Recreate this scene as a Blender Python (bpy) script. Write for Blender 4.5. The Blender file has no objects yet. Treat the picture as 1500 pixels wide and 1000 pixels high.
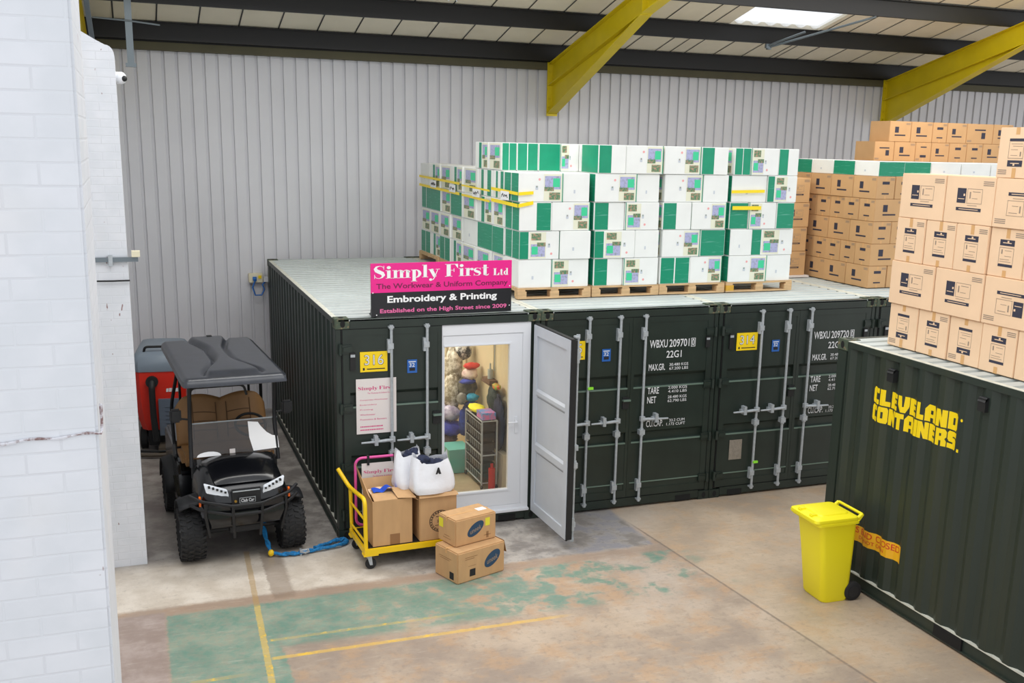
import bpy, bmesh, math, random
from math import sin, cos, pi, radians, sqrt
from mathutils import Vector, Matrix
random.seed(7)
C = bpy.context.scene.collection
SC = bpy.context.scene

# ------------------------------------------------------------------ camera
def make_camera():
    px, py, pz, yaw, pit, rol, F, cx, cy = -2.0114, -11.2755, 4.5269, .3732, -.2249, .0231, 1515.7, 36.4, 56.6
    f = Vector((sin(yaw) * cos(pit), cos(yaw) * cos(pit), sin(pit)))
    r = Vector((cos(yaw), -sin(yaw), 0)); u = r.cross(f)
    r2 = r * cos(rol) + u * sin(rol); u2 = -r * sin(rol) + u * cos(rol)
    cam = bpy.data.cameras.new('camera'); o = bpy.data.objects.new('camera', cam); C.objects.link(o)
    M = Matrix((r2, u2, -f)).transposed().to_4x4(); M.translation = (px, py, pz)
    o.matrix_world = M
    cam.sensor_width = 36; cam.sensor_fit = 'HORIZONTAL'; cam.lens = F * 36 / 1500
    cam.shift_x = -cx / 1500; cam.shift_y = cy / 1500; cam.clip_end = 200
    SC.camera = o
make_camera()

# ------------------------------------------------------------------ world, light, exposure
w = bpy.data.worlds.new('world'); SC.world = w; w.use_nodes = True
w.node_tree.nodes['Background'].inputs[0].default_value = (.93, .96, 1, 1)
w.node_tree.nodes['Background'].inputs[1].default_value = 1.0
def area(name, loc, rot, sx, sy, power, col=(1, 1, 1)):
    l = bpy.data.lights.new(name, 'AREA'); l.shape = 'RECTANGLE'; l.size = sx; l.size_y = sy
    l.energy = power; l.color = col
    o = bpy.data.objects.new(name, l); C.objects.link(o); o.location = loc; o.rotation_euler = rot
    return o
# rooflights further along the shed roof
area('rooflight_lamp', (1.0, -4.5, 8.2), (radians(-6), 0, 0), 9, 3.0, 230, (1, .99, .97))
area('rooflight_lamp', (8.4, 1.2, 7.2), (radians(-6), 0, 0), 7, 2.0, 190, (1, .99, .97))
area('rooflight_lamp', (0.6, 1.0, 7.2), (radians(-6), 0, 0), 5, 1.6, 150, (1, .99, .97))
SC.view_settings.view_transform = 'Standard'; SC.view_settings.look = 'None'
SC.view_settings.gamma = 1; SC.view_settings.use_curve_mapping = False
SC.view_settings.exposure = 0.27

# ------------------------------------------------------------------ materials
def lin(c):
    c = c / 255.0
    return c / 12.92 if c <= .04045 else ((c + .055) / 1.055) ** 2.4
def rgb(r, g, b): return (lin(r), lin(g), lin(b), 1)
MATS = {}
def mat(name, col, rough=.6, metal=0, var=0, scale=8, bump=0, bscale=40, stretch=None, coat=0, spec=.5):
    if name in MATS: return MATS[name]
    m = bpy.data.materials.new(name); m.use_nodes = True; nt = m.node_tree; b = nt.nodes['Principled BSDF']
    c = rgb(*col); b.inputs['Base Color'].default_value = c
    b.inputs['Roughness'].default_value = rough; b.inputs['Metallic'].default_value = metal
    b.inputs['Specular IOR Level'].default_value = spec
    if coat: b.inputs['Coat Weight'].default_value = coat; b.inputs['Coat Roughness'].default_value = .08
    if var or bump:
        tc = nt.nodes.new('ShaderNodeTexCoord'); mp = nt.nodes.new('ShaderNodeMapping')
        nt.links.new(tc.outputs['Object'], mp.inputs[0])
        if stretch: mp.inputs['Scale'].default_value = stretch
    if var:
        n = nt.nodes.new('ShaderNodeTexNoise'); n.inputs['Scale'].default_value = scale; n.inputs['Detail'].default_value = 5
        nt.links.new(mp.outputs[0], n.inputs[0])
        rp = nt.nodes.new('ShaderNodeValToRGB'); e = rp.color_ramp.elements
        e[0].position = .3; e[1].position = .7
        e[0].color = tuple(x * (1 - var) for x in c[:3]) + (1,); e[1].color = tuple(min(1, x * (1 + var)) for x in c[:3]) + (1,)
        nt.links.new(n.outputs[0], rp.inputs[0]); nt.links.new(rp.outputs[0], b.inputs['Base Color'])
    if bump:
        n2 = nt.nodes.new('ShaderNodeTexNoise'); n2.inputs['Scale'].default_value = bscale; n2.inputs['Detail'].default_value = 3
        nt.links.new(mp.outputs[0], n2.inputs[0])
        bp = nt.nodes.new('ShaderNodeBump'); bp.inputs['Strength'].default_value = bump; bp.inputs['Distance'].default_value = .02
        nt.links.new(n2.outputs[0], bp.inputs['Height']); nt.links.new(bp.outputs[0], b.inputs['Normal'])
    MATS[name] = m
    return m
def two_tone(name, c1, c2, scale, lo, hi, rough=.5, stretch=(1, 1, 1)):
    m = mat(name, c1, rough); nt = m.node_tree; b = nt.nodes['Principled BSDF']
    tc = nt.nodes.new('ShaderNodeTexCoord'); mp = nt.nodes.new('ShaderNodeMapping'); mp.inputs['Scale'].default_value = stretch
    n = nt.nodes.new('ShaderNodeTexNoise'); n.inputs['Scale'].default_value = scale; n.inputs['Detail'].default_value = 6
    n.inputs['Roughness'].default_value = .65
    rp = nt.nodes.new('ShaderNodeValToRGB'); e = rp.color_ramp.elements
    e[0].position = lo; e[1].position = hi; e[0].color = rgb(*c1); e[1].color = rgb(*c2)
    nt.links.new(tc.outputs['Object'], mp.inputs[0]); nt.links.new(mp.outputs[0], n.inputs[0])
    nt.links.new(n.outputs[0], rp.inputs[0]); nt.links.new(rp.outputs[0], b.inputs['Base Color'])
    return m

M_GREEN = mat('container_green', (34, 45, 39), .42, var=.18, scale=3)
M_GREEN2 = two_tone('weathered_green', (40, 50, 43), (54, 59, 42), 2.2, .52, .78, .5, (1, 1, .12))
M_RUST = two_tone('chipped_casting', (70, 82, 66), (140, 118, 86), 22, .54, .70, .7)
M_ROOFP = mat('container_roof_grey', (186, 193, 191), .5, var=.08, scale=2)
M_RAILW = mat('pale_top_rail', (205, 205, 192), .6, var=.12, scale=12)
M_GASK = mat('black_gasket', (24, 25, 26), .6)
M_DARK = mat('dark_hole', (12, 13, 13), .8)
M_ZINC = mat('galvanised_steel', (176, 182, 186), .42, .2, var=.1, scale=30)
M_DECALW = mat('decal_white', (222, 224, 226), .5)
M_DECALY = mat('decal_yellow', (250, 214, 20), .45)
M_DECALB = mat('decal_blue', (38, 98, 178), .45)
M_LETY = mat('letter_yellow', (246, 214, 10), .5)
M_TAPEO = mat('sticker_orange', (236, 178, 30), .5)
M_RED = mat('sticker_red', (206, 66, 34), .5)
M_PVC = mat('white_pvc', (226, 228, 232), .3)
M_LEAFIN = mat('door_lining_grey', (196, 202, 210), .45, var=.04, scale=3)
M_PINK = mat('sign_pink', (236, 30, 140), .35)
M_SIGNK = mat('sign_black', (26, 27, 32), .35)
M_SIGNW = mat('sign_white', (245, 245, 245), .4)
M_SIGNM = mat('sign_maroon', (112, 18, 70), .4)
M_SIGNP = mat('sign_light_pink', (236, 110, 168), .4)
M_PAPER = mat('paper', (228, 220, 216), .6)
M_PAPERP = mat('paper_pink_print', (214, 70, 130), .6)
M_PINKT = mat('pink_tube', (224, 84, 158), .35)
M_YEL = mat('trolley_yellow', (246, 204, 20), .4)
M_BIN = mat('bin_yellow', (246, 232, 30), .42)
M_RUBBER = mat('rubber', (30, 30, 31), .75)
M_BLACKP = mat('black_plastic', (34, 35, 38), .5)
M_CARD = mat('cardboard_tan', (199, 158, 112), .8, var=.06, scale=3, stretch=(4, 4, 1))
M_CARD2 = mat('cardboard_pale', (236, 202, 166), .8, var=.04, scale=3)
M_CARD3 = mat('cardboard_brown', (206, 164, 116), .8, var=.08, scale=2)
M_CARDE = mat('cardboard_edge', (150, 112, 74), .85)
M_CTAPE = mat('parcel_tape', (216, 168, 112), .35)
M_CTAPED = mat('parcel_tape_brown', (150, 108, 70), .4)
M_INK = mat('ink_navy', (52, 52, 68), .7)
M_INKL = mat('ink_grey', (150, 132, 116), .8)
M_INKB = mat('ink_black', (30, 29, 32), .7)
M_INKO = mat('ink_oval_blue', (38, 70, 98), .6)
M_WBOX = mat('white_board_box', (238, 240, 236), .55, var=.03, scale=4)
M_WBOXC = mat('cream_print', (232, 232, 208), .55)
M_BGREEN = two_tone('green_print_sheen', (0, 140, 104), (120, 186, 172), 5, .56, .76, .35, (.6, .6, 9))  # pale streaks paint the sheen of clear film over the green
M_BGREEN2 = mat('green_print_deep', (0, 146, 108), .4, var=.08, scale=6)
M_BPIC = two_tone('picture_print', (176, 178, 214), (120, 130, 130), 28, .5, .72, .5)
M_BTEAL = mat('picture_mint', (62, 206, 150), .45)
M_BSCR = two_tone('picture_scribble', (84, 132, 96), (206, 150, 130), 34, .46, .66, .5)
M_BDOT = mat('print_red_dot', (240, 170, 168), .5)
M_BTXT = mat('print_grey', (200, 206, 214), .55)
M_WOOD = mat('pallet_wood', (206, 172, 128), .8, var=.2, scale=4, stretch=(1, 8, 8))
M_WOODY = mat('pallet_wood_yellow', (218, 168, 60), .8, var=.15, scale=6)
M_TAPEY = mat('yellow_tape', (252, 222, 20), .4)
M_PURLIN = mat('purlin_dark', (28, 27, 26), .42, 0, spec=.35)
M_RAFT = mat('rafter_yellow', (206, 184, 6), .45, var=.06, scale=3)
M_OLIVE = mat('eaves_olive', (84, 80, 58), .7, var=.1, scale=2)
M_LINING = mat('roof_lining', (232, 224, 204), .75, var=.05, scale=1.2)
M_SEAM = mat('roof_seam', (52, 50, 48), .6)
M_CLAD = mat('wall_cladding', (208, 208, 212), .45, var=.04, scale=1)
M_GREYST = mat('grey_steel', (116, 126, 132), .4, .4)
M_CARTB = mat('cart_gloss_black', (14, 15, 19), .2, coat=.25, spec=.4)
M_CARTP = mat('cart_matt_black', (24, 25, 28), .6)
M_CARTR = mat('cart_roof', (44, 47, 55), .3, var=.22, scale=7, spec=.55)
M_TAN = mat('seat_tan', (146, 108, 66), .55, var=.06, scale=8)
M_SEAT2 = mat('seat_tan_groove', (96, 68, 40), .6)
M_LAMP = mat('headlight_lens', (232, 236, 242), .12)
M_AMBER = mat('amber_lens', (250, 110, 20), .3)
M_SRED = mat('scrubber_red', (214, 44, 28), .4)
M_SGREY = mat('scrubber_grey', (128, 140, 152), .45)
M_SGREYD = mat('scrubber_dark_grey', (94, 104, 118), .5)
M_ROPE = mat('blue_strap', (20, 118, 178), .7, var=.35, scale=40)
M_BAG = mat('white_polythene', (236, 237, 242), .32, bump=.5, bscale=9)
M_NAVY = mat('navy_cloth', (36, 42, 66), .9, var=.4, scale=30)
M_BLUEC = mat('royal_blue_cloth', (20, 78, 200), .8)
M_CREAMW = mat('cream_wall', (222, 206, 170), .7, var=.03, scale=2)
M_VINYL = mat('beige_floor_vinyl', (176, 158, 128), .5, var=.1, scale=10)
M_CREAMP = mat('cream_plastic', (226, 218, 190), .5)
M_BLUEP = mat('blue_plastic', (40, 110, 190), .45)
def glass(name, col, refl):
    m = bpy.data.materials.new(name); m.use_nodes = True; nt = m.node_tree; nt.nodes.clear()
    o = nt.nodes.new('ShaderNodeOutputMaterial'); mx = nt.nodes.new('ShaderNodeMixShader')
    t = nt.nodes.new('ShaderNodeBsdfTransparent'); g = nt.nodes.new('ShaderNodeBsdfGlossy')
    t.inputs[0].default_value = col; g.inputs['Roughness'].default_value = .03
    mx.inputs[0].default_value = refl
    nt.links.new(t.outputs[0], mx.inputs[1]); nt.links.new(g.outputs[0], mx.inputs[2]); nt.links.new(mx.outputs[0], o.inputs[0])
    return m
M_GLASS = glass('door_glass', (.95, .96, .95, 1), .05)
M_SCREEN = glass('windscreen_tint', (.60, .58, .56, 1), .05)
def sheet_mat():
    m = bpy.data.materials.new('translucent_sheet'); m.use_nodes = True; nt = m.node_tree; nt.nodes.clear()
    o = nt.nodes.new('ShaderNodeOutputMaterial'); mx = nt.nodes.new('ShaderNodeMixShader')
    t = nt.nodes.new('ShaderNodeBsdfTranslucent'); g = nt.nodes.new('ShaderNodeBsdfTransparent')
    t.inputs[0].default_value = (.95, .96, .97, 1); mx.inputs[0].default_value = .35
    nt.links.new(t.outputs[0], mx.inputs[1]); nt.links.new(g.outputs[0], mx.inputs[2]); nt.links.new(mx.outputs[0], o.inputs[0])
    return m
M_SHEET = sheet_mat()

class NG:   # tiny node-graph writer
    def __init__(s, m): s.nt = m.node_tree
    def _in(s, sock, v):
        if isinstance(v, (int, float)): sock.default_value = v
        elif isinstance(v, tuple): sock.default_value = v
        else: s.nt.links.new(v, sock)
    def math(s, op, a, b=0.0, c=None, clamp=False):
        n = s.nt.nodes.new('ShaderNodeMath'); n.operation = op; n.use_clamp = clamp
        s._in(n.inputs[0], a); s._in(n.inputs[1], b)
        if c is not None: s._in(n.inputs[2], c)
        return n.outputs[0]
    def mix(s, f, a, b):
        n = s.nt.nodes.new('ShaderNodeMix'); n.data_type = 'RGBA'
        s._in(n.inputs[0], f); s._in(n.inputs[6], a); s._in(n.inputs[7], b)
        return n.outputs[2]
    def noise(s, vec, scale, detail=4, rough=.5):
        n = s.nt.nodes.new('ShaderNodeTexNoise'); n.inputs['Scale'].default_value = scale
        n.inputs['Detail'].default_value = detail; n.inputs['Roughness'].default_value = rough
        s.nt.links.new(vec, n.inputs['Vector']); return n.outputs[0]
    def step(s, v, lo, hi):    # smooth 0..1 ramp of v between lo and hi
        n = s.nt.nodes.new('ShaderNodeMapRange'); n.interpolation_type = 'SMOOTHSTEP'
        s._in(n.inputs[0], v); n.inputs[1].default_value = lo; n.inputs[2].default_value = hi
        n.inputs[3].default_value = 0; n.inputs[4].default_value = 1
        return n.outputs[0]
    def mul(s, *a):
        r = a[0]
        for x in a[1:]: r = s.math('MULTIPLY', r, x)
        return r
    def inv(s, a): return s.math('SUBTRACT', 1.0, a)

def floor_material():
    m = mat('floor_concrete', (180, 166, 150), .55); g = NG(m); nt = m.node_tree; b = nt.nodes['Principled BSDF']
    geo = nt.nodes.new('ShaderNodeNewGeometry'); P = geo.outputs['Position']
    sep = nt.nodes.new('ShaderNodeSeparateXYZ'); nt.links.new(P, sep.inputs[0])
    X, Y = sep.outputs[0], sep.outputs[1]
    n1 = g.noise(P, .9, 6, .6); n2 = g.noise(P, 3.2, 6, .6); n3 = g.noise(P, 14, 5, .65); n4 = g.noise(P, .45, 3)
    w = g.math('MULTIPLY_ADD', g.math('SUBTRACT', n2, .5), .22, 0)
    w3 = g.math('MULTIPLY_ADD', g.math('SUBTRACT', n3, .5), .10, 0)
    wy = g.math('ADD', w, w3)
    Xn = g.math('ADD', X, wy); Yn = g.math('ADD', Y, wy)
    Xs = g.math('ADD', X, w3); Ys = g.math('ADD', Y, w3)
    # tan slab with orange wear
    tan = g.mix(g.step(n1, .35, .68), rgb(152, 136, 122), rgb(190, 171, 150))
    tan = g.mix(g.mul(g.step(n2, .46, .66), .65), tan, rgb(182, 148, 114))
    tan = g.mix(g.mul(g.step(n3, .5, .68), .5), tan, rgb(142, 128, 116))
    tan = g.mix(g.mul(g.step(n4, .52, .7), .5), tan, rgb(178, 172, 168))
    # far-right slab tone
    jx = g.math('SUBTRACT', X, g.math('MULTIPLY_ADD', Y, -.08, 3.43))
    tan = g.mix(g.mul(g.step(jx, -.02, .02), .25), tan, rgb(196, 176, 146))
    # grey slab by the containers
    grey = g.mix(g.step(n2, .36, .66), rgb(134, 128, 123), rgb(186, 180, 173))
    grey = g.mix(g.mul(g.step(n3, .54, .7), .6), grey, rgb(112, 108, 108))
    cream = g.mix(g.step(n2, .35, .66), rgb(200, 188, 172), rgb(218, 208, 194))
    cream = g.mix(g.mul(g.step(n3, .56, .72), .4), cream, rgb(160, 150, 138))
    inleft = g.mul(g.inv(g.step(Xn, -.2, .9)), g.inv(g.step(Yn, -.25, .1)))
    grey = g.mix(inleft, grey, cream)
    blue = g.mul(g.step(Xn, 2.1, 2.7), g.step(n2, .44, .6), .7)
    grey = g.mix(blue, grey, rgb(122, 122, 132))
    ing = g.mul(g.step(Ys, -1.27, -1.17), g.inv(g.step(Xs, 3.40, 3.48)))
    col = g.mix(ing, tan, grey)
    # brown-grey edge strip below the grey slab
    edge = g.mul(g.inv(g.step(Yn, -1.3, -1.18)), g.step(Yn, -1.52, -1.34), g.inv(g.step(X, 3.0, 3.5)))
    col = g.mix(g.mul(edge, .75), col, rgb(160, 138, 120))
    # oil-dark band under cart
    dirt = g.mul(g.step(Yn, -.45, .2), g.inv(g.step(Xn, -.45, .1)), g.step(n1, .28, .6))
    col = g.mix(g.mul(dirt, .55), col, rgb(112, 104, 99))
    # brown rect by the cart
    p = g.mul(g.step(Xs, -.93, -.9), g.inv(g.step(Xs, -.72, -.66)), g.inv(g.step(Y, -.1, -.02)), g.step(Y, -1.4, -1.3))
    col = g.mix(g.mul(p, .6), col, rgb(134, 116, 100))
    # left brown area
    lb = g.mul(g.inv(g.step(Xs, -1.97, -1.92)), g.inv(g.step(Ys, -1.36, -1.3)))
    col = g.mix(lb, col, g.mix(g.step(n2, .4, .66), rgb(150, 132, 122), rgb(172, 156, 148)))
    # green paint
    gx = g.step(Xs, -1.95, -1.92); gy = g.inv(g.step(Ys, -1.46, -1.38))
    slope = g.math('ADD', Y, g.math('MULTIPLY', X, .03))
    band = g.step(g.math('ADD', slope, w), -2.5, -2.36)
    sq = g.inv(g.step(Xs, -.98, -.94))
    fade = g.math('SUBTRACT', 1.06, g.math('MULTIPLY', g.math('ADD', X, 1.9), .135), clamp=True)
    wear = g.step(g.math('ADD', g.math('MULTIPLY', n2, .7), g.math('MULTIPLY', n1, .45)), .44, .68)
    keep = g.step(g.math('SUBTRACT', fade, g.math('MULTIPLY', wear, .62)), .02, .36)
    area_ = g.math('MAXIMUM', band, sq)
    gm = g.mul(gx, gy, area_, keep, g.inv(g.step(X, 3.4, 4.0)))
    grn = g.mix(g.step(n2, .38, .68), rgb(92, 140, 124), rgb(130, 156, 140))
    grn = g.mix(g.mul(g.step(n3, .58, .72), .45), grn, rgb(160, 158, 146))
    col = g.mix(g.mul(gm, g.math('MULTIPLY_ADD', g.step(n3, .62, .38), .25, .58)), col, grn)
    # slab joint
    jl = g.mul(g.inv(g.step(g.math('ABSOLUTE', g.math('ADD', jx, g.mul(w3, .25))), .006, .022)), g.inv(g.step(Y, -.9, -.3)))
    col = g.mix(g.mul(jl, .6), col, rgb(104, 92, 86))
    # yellow lines
    yw = g.step(g.math('ADD', g.math('MULTIPLY', n3, .7), g.math('MULTIPLY', n2, .3)), .36, .5)
    yc = rgb(232, 188, 62)
    Xl = g.math('ADD', X, g.math('MULTIPLY', w3, .3)); Yl = g.math('ADD', Y, g.math('MULTIPLY', w3, .3))
    l0 = g.math('SUBTRACT', Xl, g.math('MULTIPLY_ADD', Y, .03, -1.045))
    l0 = g.mul(g.inv(g.step(g.math('ABSOLUTE', l0), .024, .034)), g.inv(g.step(Y, -.05, .05)))
    old = g.step(Y, -1.5, -1.4)
    col = g.mix(g.mul(l0, g.inv(old), g.math('MULTIPLY_ADD', g.inv(yw), .55, .45)), col, yc)
    col = g.mix(g.mul(l0, old, .55), col, rgb(176, 142, 82))
    def hline(yy, x0, x1, hw, amt, sl=-.01):
        d = g.math('ABSOLUTE', g.math('SUBTRACT', Yl, g.math('MULTIPLY_ADD', X, sl, yy)))
        return g.mul(g.inv(g.step(d, hw, hw + .012)), g.step(X, x0, x0 + .03), g.inv(g.step(X, x1 - .5, x1)), amt)
    yk = g.math('MULTIPLY_ADD', g.inv(yw), .75, .25)
    col = g.mix(g.mul(hline(-2.25, -1.07, .95, .018, .8), yk), col, yc)
    col = g.mix(g.mul(hline(-2.605, -1.1, 1.9, .022, .95), g.math('MULTIPLY_ADD', g.inv(yw), .5, .5)), col, yc)
    col = g.mix(g.mul(hline(-2.81, -1.8, -1.17, .022, .9, 0), yk), col, yc)
    # fine grit, scuffs and dark specks over everything
    n6 = g.noise(P, 46, 4, .7); mp = nt.nodes.new('ShaderNodeMapping'); mp.inputs['Scale'].default_value = (1.2, 7, 1); mp.inputs['Rotation'].default_value = (0, 0, .5)
    nt.links.new(P, mp.inputs[0]); n7 = g.noise(mp.outputs[0], 3.2, 6, .7)
    col = g.mix(g.mul(g.step(n6, .55, .75), .30), col, rgb(108, 98, 90))
    col = g.mix(g.mul(g.step(n7, .56, .72), .28), col, rgb(126, 114, 104))
    col = g.mix(g.mul(g.step(n7, .46, .30), .22), col, rgb(214, 202, 186))
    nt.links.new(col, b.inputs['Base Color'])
    rr = g.math('MULTIPLY_ADD', n2, .35, .28); nt.links.new(rr, b.inputs['Roughness'])
    return m
def brick_material(name, bw, bh):
    m = mat(name, (228, 230, 236), .55); g = NG(m); nt = m.node_tree; b = nt.nodes['Principled BSDF']
    tc = nt.nodes.new('ShaderNodeTexCoord'); sep = nt.nodes.new('ShaderNodeSeparateXYZ'); nt.links.new(tc.outputs['Object'], sep.inputs[0])
    cmb = nt.nodes.new('ShaderNodeCombineXYZ')
    nt.links.new(g.math('ADD', sep.outputs[0], sep.outputs[1]), cmb.inputs[0]); nt.links.new(sep.outputs[2], cmb.inputs[1])
    br = nt.nodes.new('ShaderNodeTexBrick'); nt.links.new(cmb.outputs[0], br.inputs['Vector'])
    br.inputs['Scale'].default_value = 1; br.inputs['Brick Width'].default_value = bw; br.inputs['Row Height'].default_value = bh
    br.inputs['Mortar Size'].default_value = .006; br.inputs['Mortar Smooth'].default_value = .6
    n = g.noise(tc.outputs['Object'], 5, 5); n5 = g.noise(tc.outputs['Object'], 1.4, 3)
    c = g.mix(g.step(n, .35, .7), rgb(213, 216, 221), rgb(221, 223, 228))
    c = g.mix(g.mul(g.step(n5, .55, .75), .5), c, rgb(224, 222, 221))
    # worn paint: mortar colour shows in places
    c = g.mix(g.mul(br.outputs['Fac'], g.step(n, .42, .66), .28), c, rgb(186, 186, 192))
    mp = nt.nodes.new('ShaderNodeMapping'); mp.inputs['Scale'].default_value = (17, 17, 7); nt.links.new(tc.outputs['Object'], mp.inputs[0])
    chip = g.step(g.noise(mp.outputs[0], 1.0, 2), .735, .75)
    c = g.mix(g.mul(chip, .85), c, rgb(132, 88, 82))
    nt.links.new(c, b.inputs['Base Color'])
    bp = nt.nodes.new('ShaderNodeBump'); bp.inputs['Strength'].default_value = .3; bp.inputs['Distance'].default_value = .008
    hgt = g.math('ADD', g.math('MULTIPLY', br.outputs['Fac'], -.45), g.math('MULTIPLY', n, .9))
    nt.links.new(hgt, bp.inputs['Height']); nt.links.new(bp.outputs[0], b.inputs['Normal'])
    return m
M_FLOOR = floor_material()
M_BRICK = brick_material('painted_brick', .24, .079)

# ------------------------------------------------------------------ mesh builder
class MB:
    def __init__(s): s.v = []; s.f = []; s.m = []; s.T = Matrix()
    def add(s, vs, fs, mi=0):
        k = len(s.v); s.v += [tuple(s.T @ Vector(p)) for p in vs]
        for f in fs: s.f.append(tuple(k + i for i in f)); s.m.append(mi)
        return s
    def box(s, x0, y0, z0, x1, y1, z1, mi=0):
        if x0 > x1: x0, x1 = x1, x0
        if y0 > y1: y0, y1 = y1, y0
        if z0 > z1: z0, z1 = z1, z0
        s.nb = getattr(s, 'nb', -1) + 1; e = .00022 * (s.nb % 7)      # hair offsets keep flush faces apart
        x0 -= e; y0 -= e; z0 -= e if z0 > .001 else 0; x1 += e; y1 += e; z1 += e
        return s.add([(x0, y0, z0), (x1, y0, z0), (x1, y1, z0), (x0, y1, z0), (x0, y0, z1), (x1, y0, z1), (x1, y1, z1), (x0, y1, z1)],
                     [(3, 2, 1, 0), (4, 5, 6, 7), (0, 1, 5, 4), (1, 2, 6, 5), (2, 3, 7, 6), (3, 0, 4, 7)], mi)
    def quad(s, a, b, c, d, mi=0): return s.add([a, b, c, d], [(0, 1, 2, 3)], mi)
    def poly(s, pts, mi=0): return s.add(pts, [tuple(range(len(pts)))], mi)
    def prism(s, pts, off, mi=0):    # polygon (3d points, any order) swept by vector off
        n = len(pts); o = Vector(off); P = [Vector(p) for p in pts]
        return s.add(P + [p + o for p in P], [tuple(reversed(range(n))), tuple(range(n, 2 * n))] + [(i, (i + 1) % n, n + (i + 1) % n, n + i) for i in range(n)], mi)
    def cyl(s, p0, p1, r, mi=0, n=12, r1=None):
        p0 = Vector(p0); p1 = Vector(p1); d = (p1 - p0).normalized(); r1 = r if r1 is None else r1
        a = d.orthogonal().normalized(); b = d.cross(a)
        vs = [p0 + (a * cos(2 * pi * i / n) + b * sin(2 * pi * i / n)) * r for i in range(n)] + [p1 + (a * cos(2 * pi * i / n) + b * sin(2 * pi * i / n)) * r1 for i in range(n)]
        return s.add(vs, [(i, (i + 1) % n, n + (i + 1) % n, n + i) for i in range(n)] + [tuple(reversed(range(n))), tuple(range(n, 2 * n))], mi)
    def tube(s, pts, r, mi=0, n=8, close=False):
        P = [Vector(p) for p in pts]; m = len(P); rings = []
        T = []
        for i in range(m):
            if close: t = P[(i + 1) % m] - P[i - 1]
            else: t = P[min(i + 1, m - 1)] - P[max(i - 1, 0)]
            T.append(t.normalized())
        a = T[0].orthogonal().normalized(); vs = []
        for i in range(m):
            a = (a - T[i] * a.dot(T[i])).normalized(); b = T[i].cross(a)
            rr = r[i] if isinstance(r, (list, tuple)) else r
            vs += [P[i] + (a * cos(2 * pi * k / n) + b * sin(2 * pi * k / n)) * rr for k in range(n)]
        fs = []
        for i in range(m if close else m - 1):
            j = (i + 1) % m
            fs += [(i * n + k, i * n + (k + 1) % n, j * n + (k + 1) % n, j * n + k) for k in range(n)]
        if not close: fs += [tuple(reversed(range(n))), tuple((m - 1) * n + k for k in range(n))]
        return s.add(vs, fs, mi)
    def lathe(s, prof, c, ax, mi=0, n=24):   # prof: (radius, along axis)
        c = Vector(c); ax = Vector(ax).normalized(); a = ax.orthogonal().normalized(); b = ax.cross(a)
        vs = []; m = len(prof)
        for r, h in prof: vs += [c + ax * h + (a * cos(2 * pi * k / n) + b * sin(2 * pi * k / n)) * r for k in range(n)]
        fs = [(i * n + k, i * n + (k + 1) % n, (i + 1) * n + (k + 1) % n, (i + 1) * n + k) for i in range(m - 1) for k in range(n)]
        fs += [tuple(reversed(range(n))), tuple((m - 1) * n + k for k in range(n))]
        return s.add(vs, fs, mi)
    def loft(s, rings, mi=0, cap=True):
        n = len(rings[0]); vs = [p for r in rings for p in r]
        fs = [(i * n + k, i * n + (k + 1) % n, (i + 1) * n + (k + 1) % n, (i + 1) * n + k) for i in range(len(rings) - 1) for k in range(n)]
        if cap: fs += [tuple(reversed(range(n))), tuple((len(rings) - 1) * n + k for k in range(n))]
        return s.add(vs, fs, mi)
    def grid(s, fn, nu, nv, mi=0, closeu=False):
        vs = [fn(i / nu, j / nv) for j in range(nv + 1) for i in range(nu + 1)]
        return s.add(vs, [(j * (nu + 1) + i, j * (nu + 1) + i + 1, (j + 1) * (nu + 1) + i + 1, (j + 1) * (nu + 1) + i) for j in range(nv) for i in range(nu)], mi)
    def blob(s, c, rx, ry, rz, mi=0, n=12, m=8, jit=0, seed=0, squash=0):
        R = random.Random(seed); vs = []; 
        for j in range(m + 1):
            t = pi * j / m
            for i in range(n):
                p = 2 * pi * i / n; q = 1 + jit * (R.random() - .5)
                z = cos(t) * rz * q
                if squash and z < -rz * (1 - squash): z = -rz * (1 - squash)
                vs.append((c[0] + rx * q * sin(t) * cos(p), c[1] + ry * q * sin(t) * sin(p), c[2] + z))
        return s.add(vs, [(j * n + i, (j + 1) * n + i, (j + 1) * n + (i + 1) % n, j * n + (i + 1) % n) for j in range(m) for i in range(n)], mi)
    def text(s, body, fn, w, h, mi=0, bold=0, keep=False):
        """text scaled into w x h; fn(u, v) -> 3d point"""
        V, Fc = text_data(body, bold)
        x0 = min(v[0] for v in V); x1 = max(v[0] for v in V); y0 = min(v[1] for v in V); y1 = max(v[1] for v in V)
        sx = w / (x1 - x0); sy = h / (y1 - y0)
        return s.add([fn((v[0] - x0) * sx, (v[1] - y0) * sy) for v in V], Fc, mi)
    def mesh(s, name, mats, smooth=None, bevel=0, weld=False, recalc=True):
        me = bpy.data.meshes.new(name); me.from_pydata(s.v, [], s.f)
        for m in (mats if isinstance(mats, (list, tuple)) else [mats]): me.materials.append(m)
        for p, mi in zip(me.polygons, s.m): p.material_index = mi
        bm = bmesh.new(); bm.from_mesh(me)
        if weld: bmesh.ops.remove_doubles(bm, verts=bm.verts, dist=1e-4)
        if recalc: bmesh.ops.recalc_face_normals(bm, faces=bm.faces)
        if bevel:
            es = [e for e in bm.edges if len(e.link_faces) == 2 and e.calc_face_angle(0) > .5]
            bmesh.ops.bevel(bm, geom=es, offset=bevel, segments=2, affect='EDGES', clamp_overlap=True)
        bm.to_mesh(me); bm.free()
        if smooth is not None:
            me.polygons.foreach_set('use_smooth', [True] * len(me.polygons)); me.set_sharp_from_angle(angle=radians(smooth))
        me.update()
        return me
    def build(s, name, mats, parent=None, loc=None, smooth=None, bevel=0, weld=False, recalc=True, label=None):
        return link(name, s.mesh(name, mats, smooth, bevel, weld, recalc), parent, loc, label)
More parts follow.
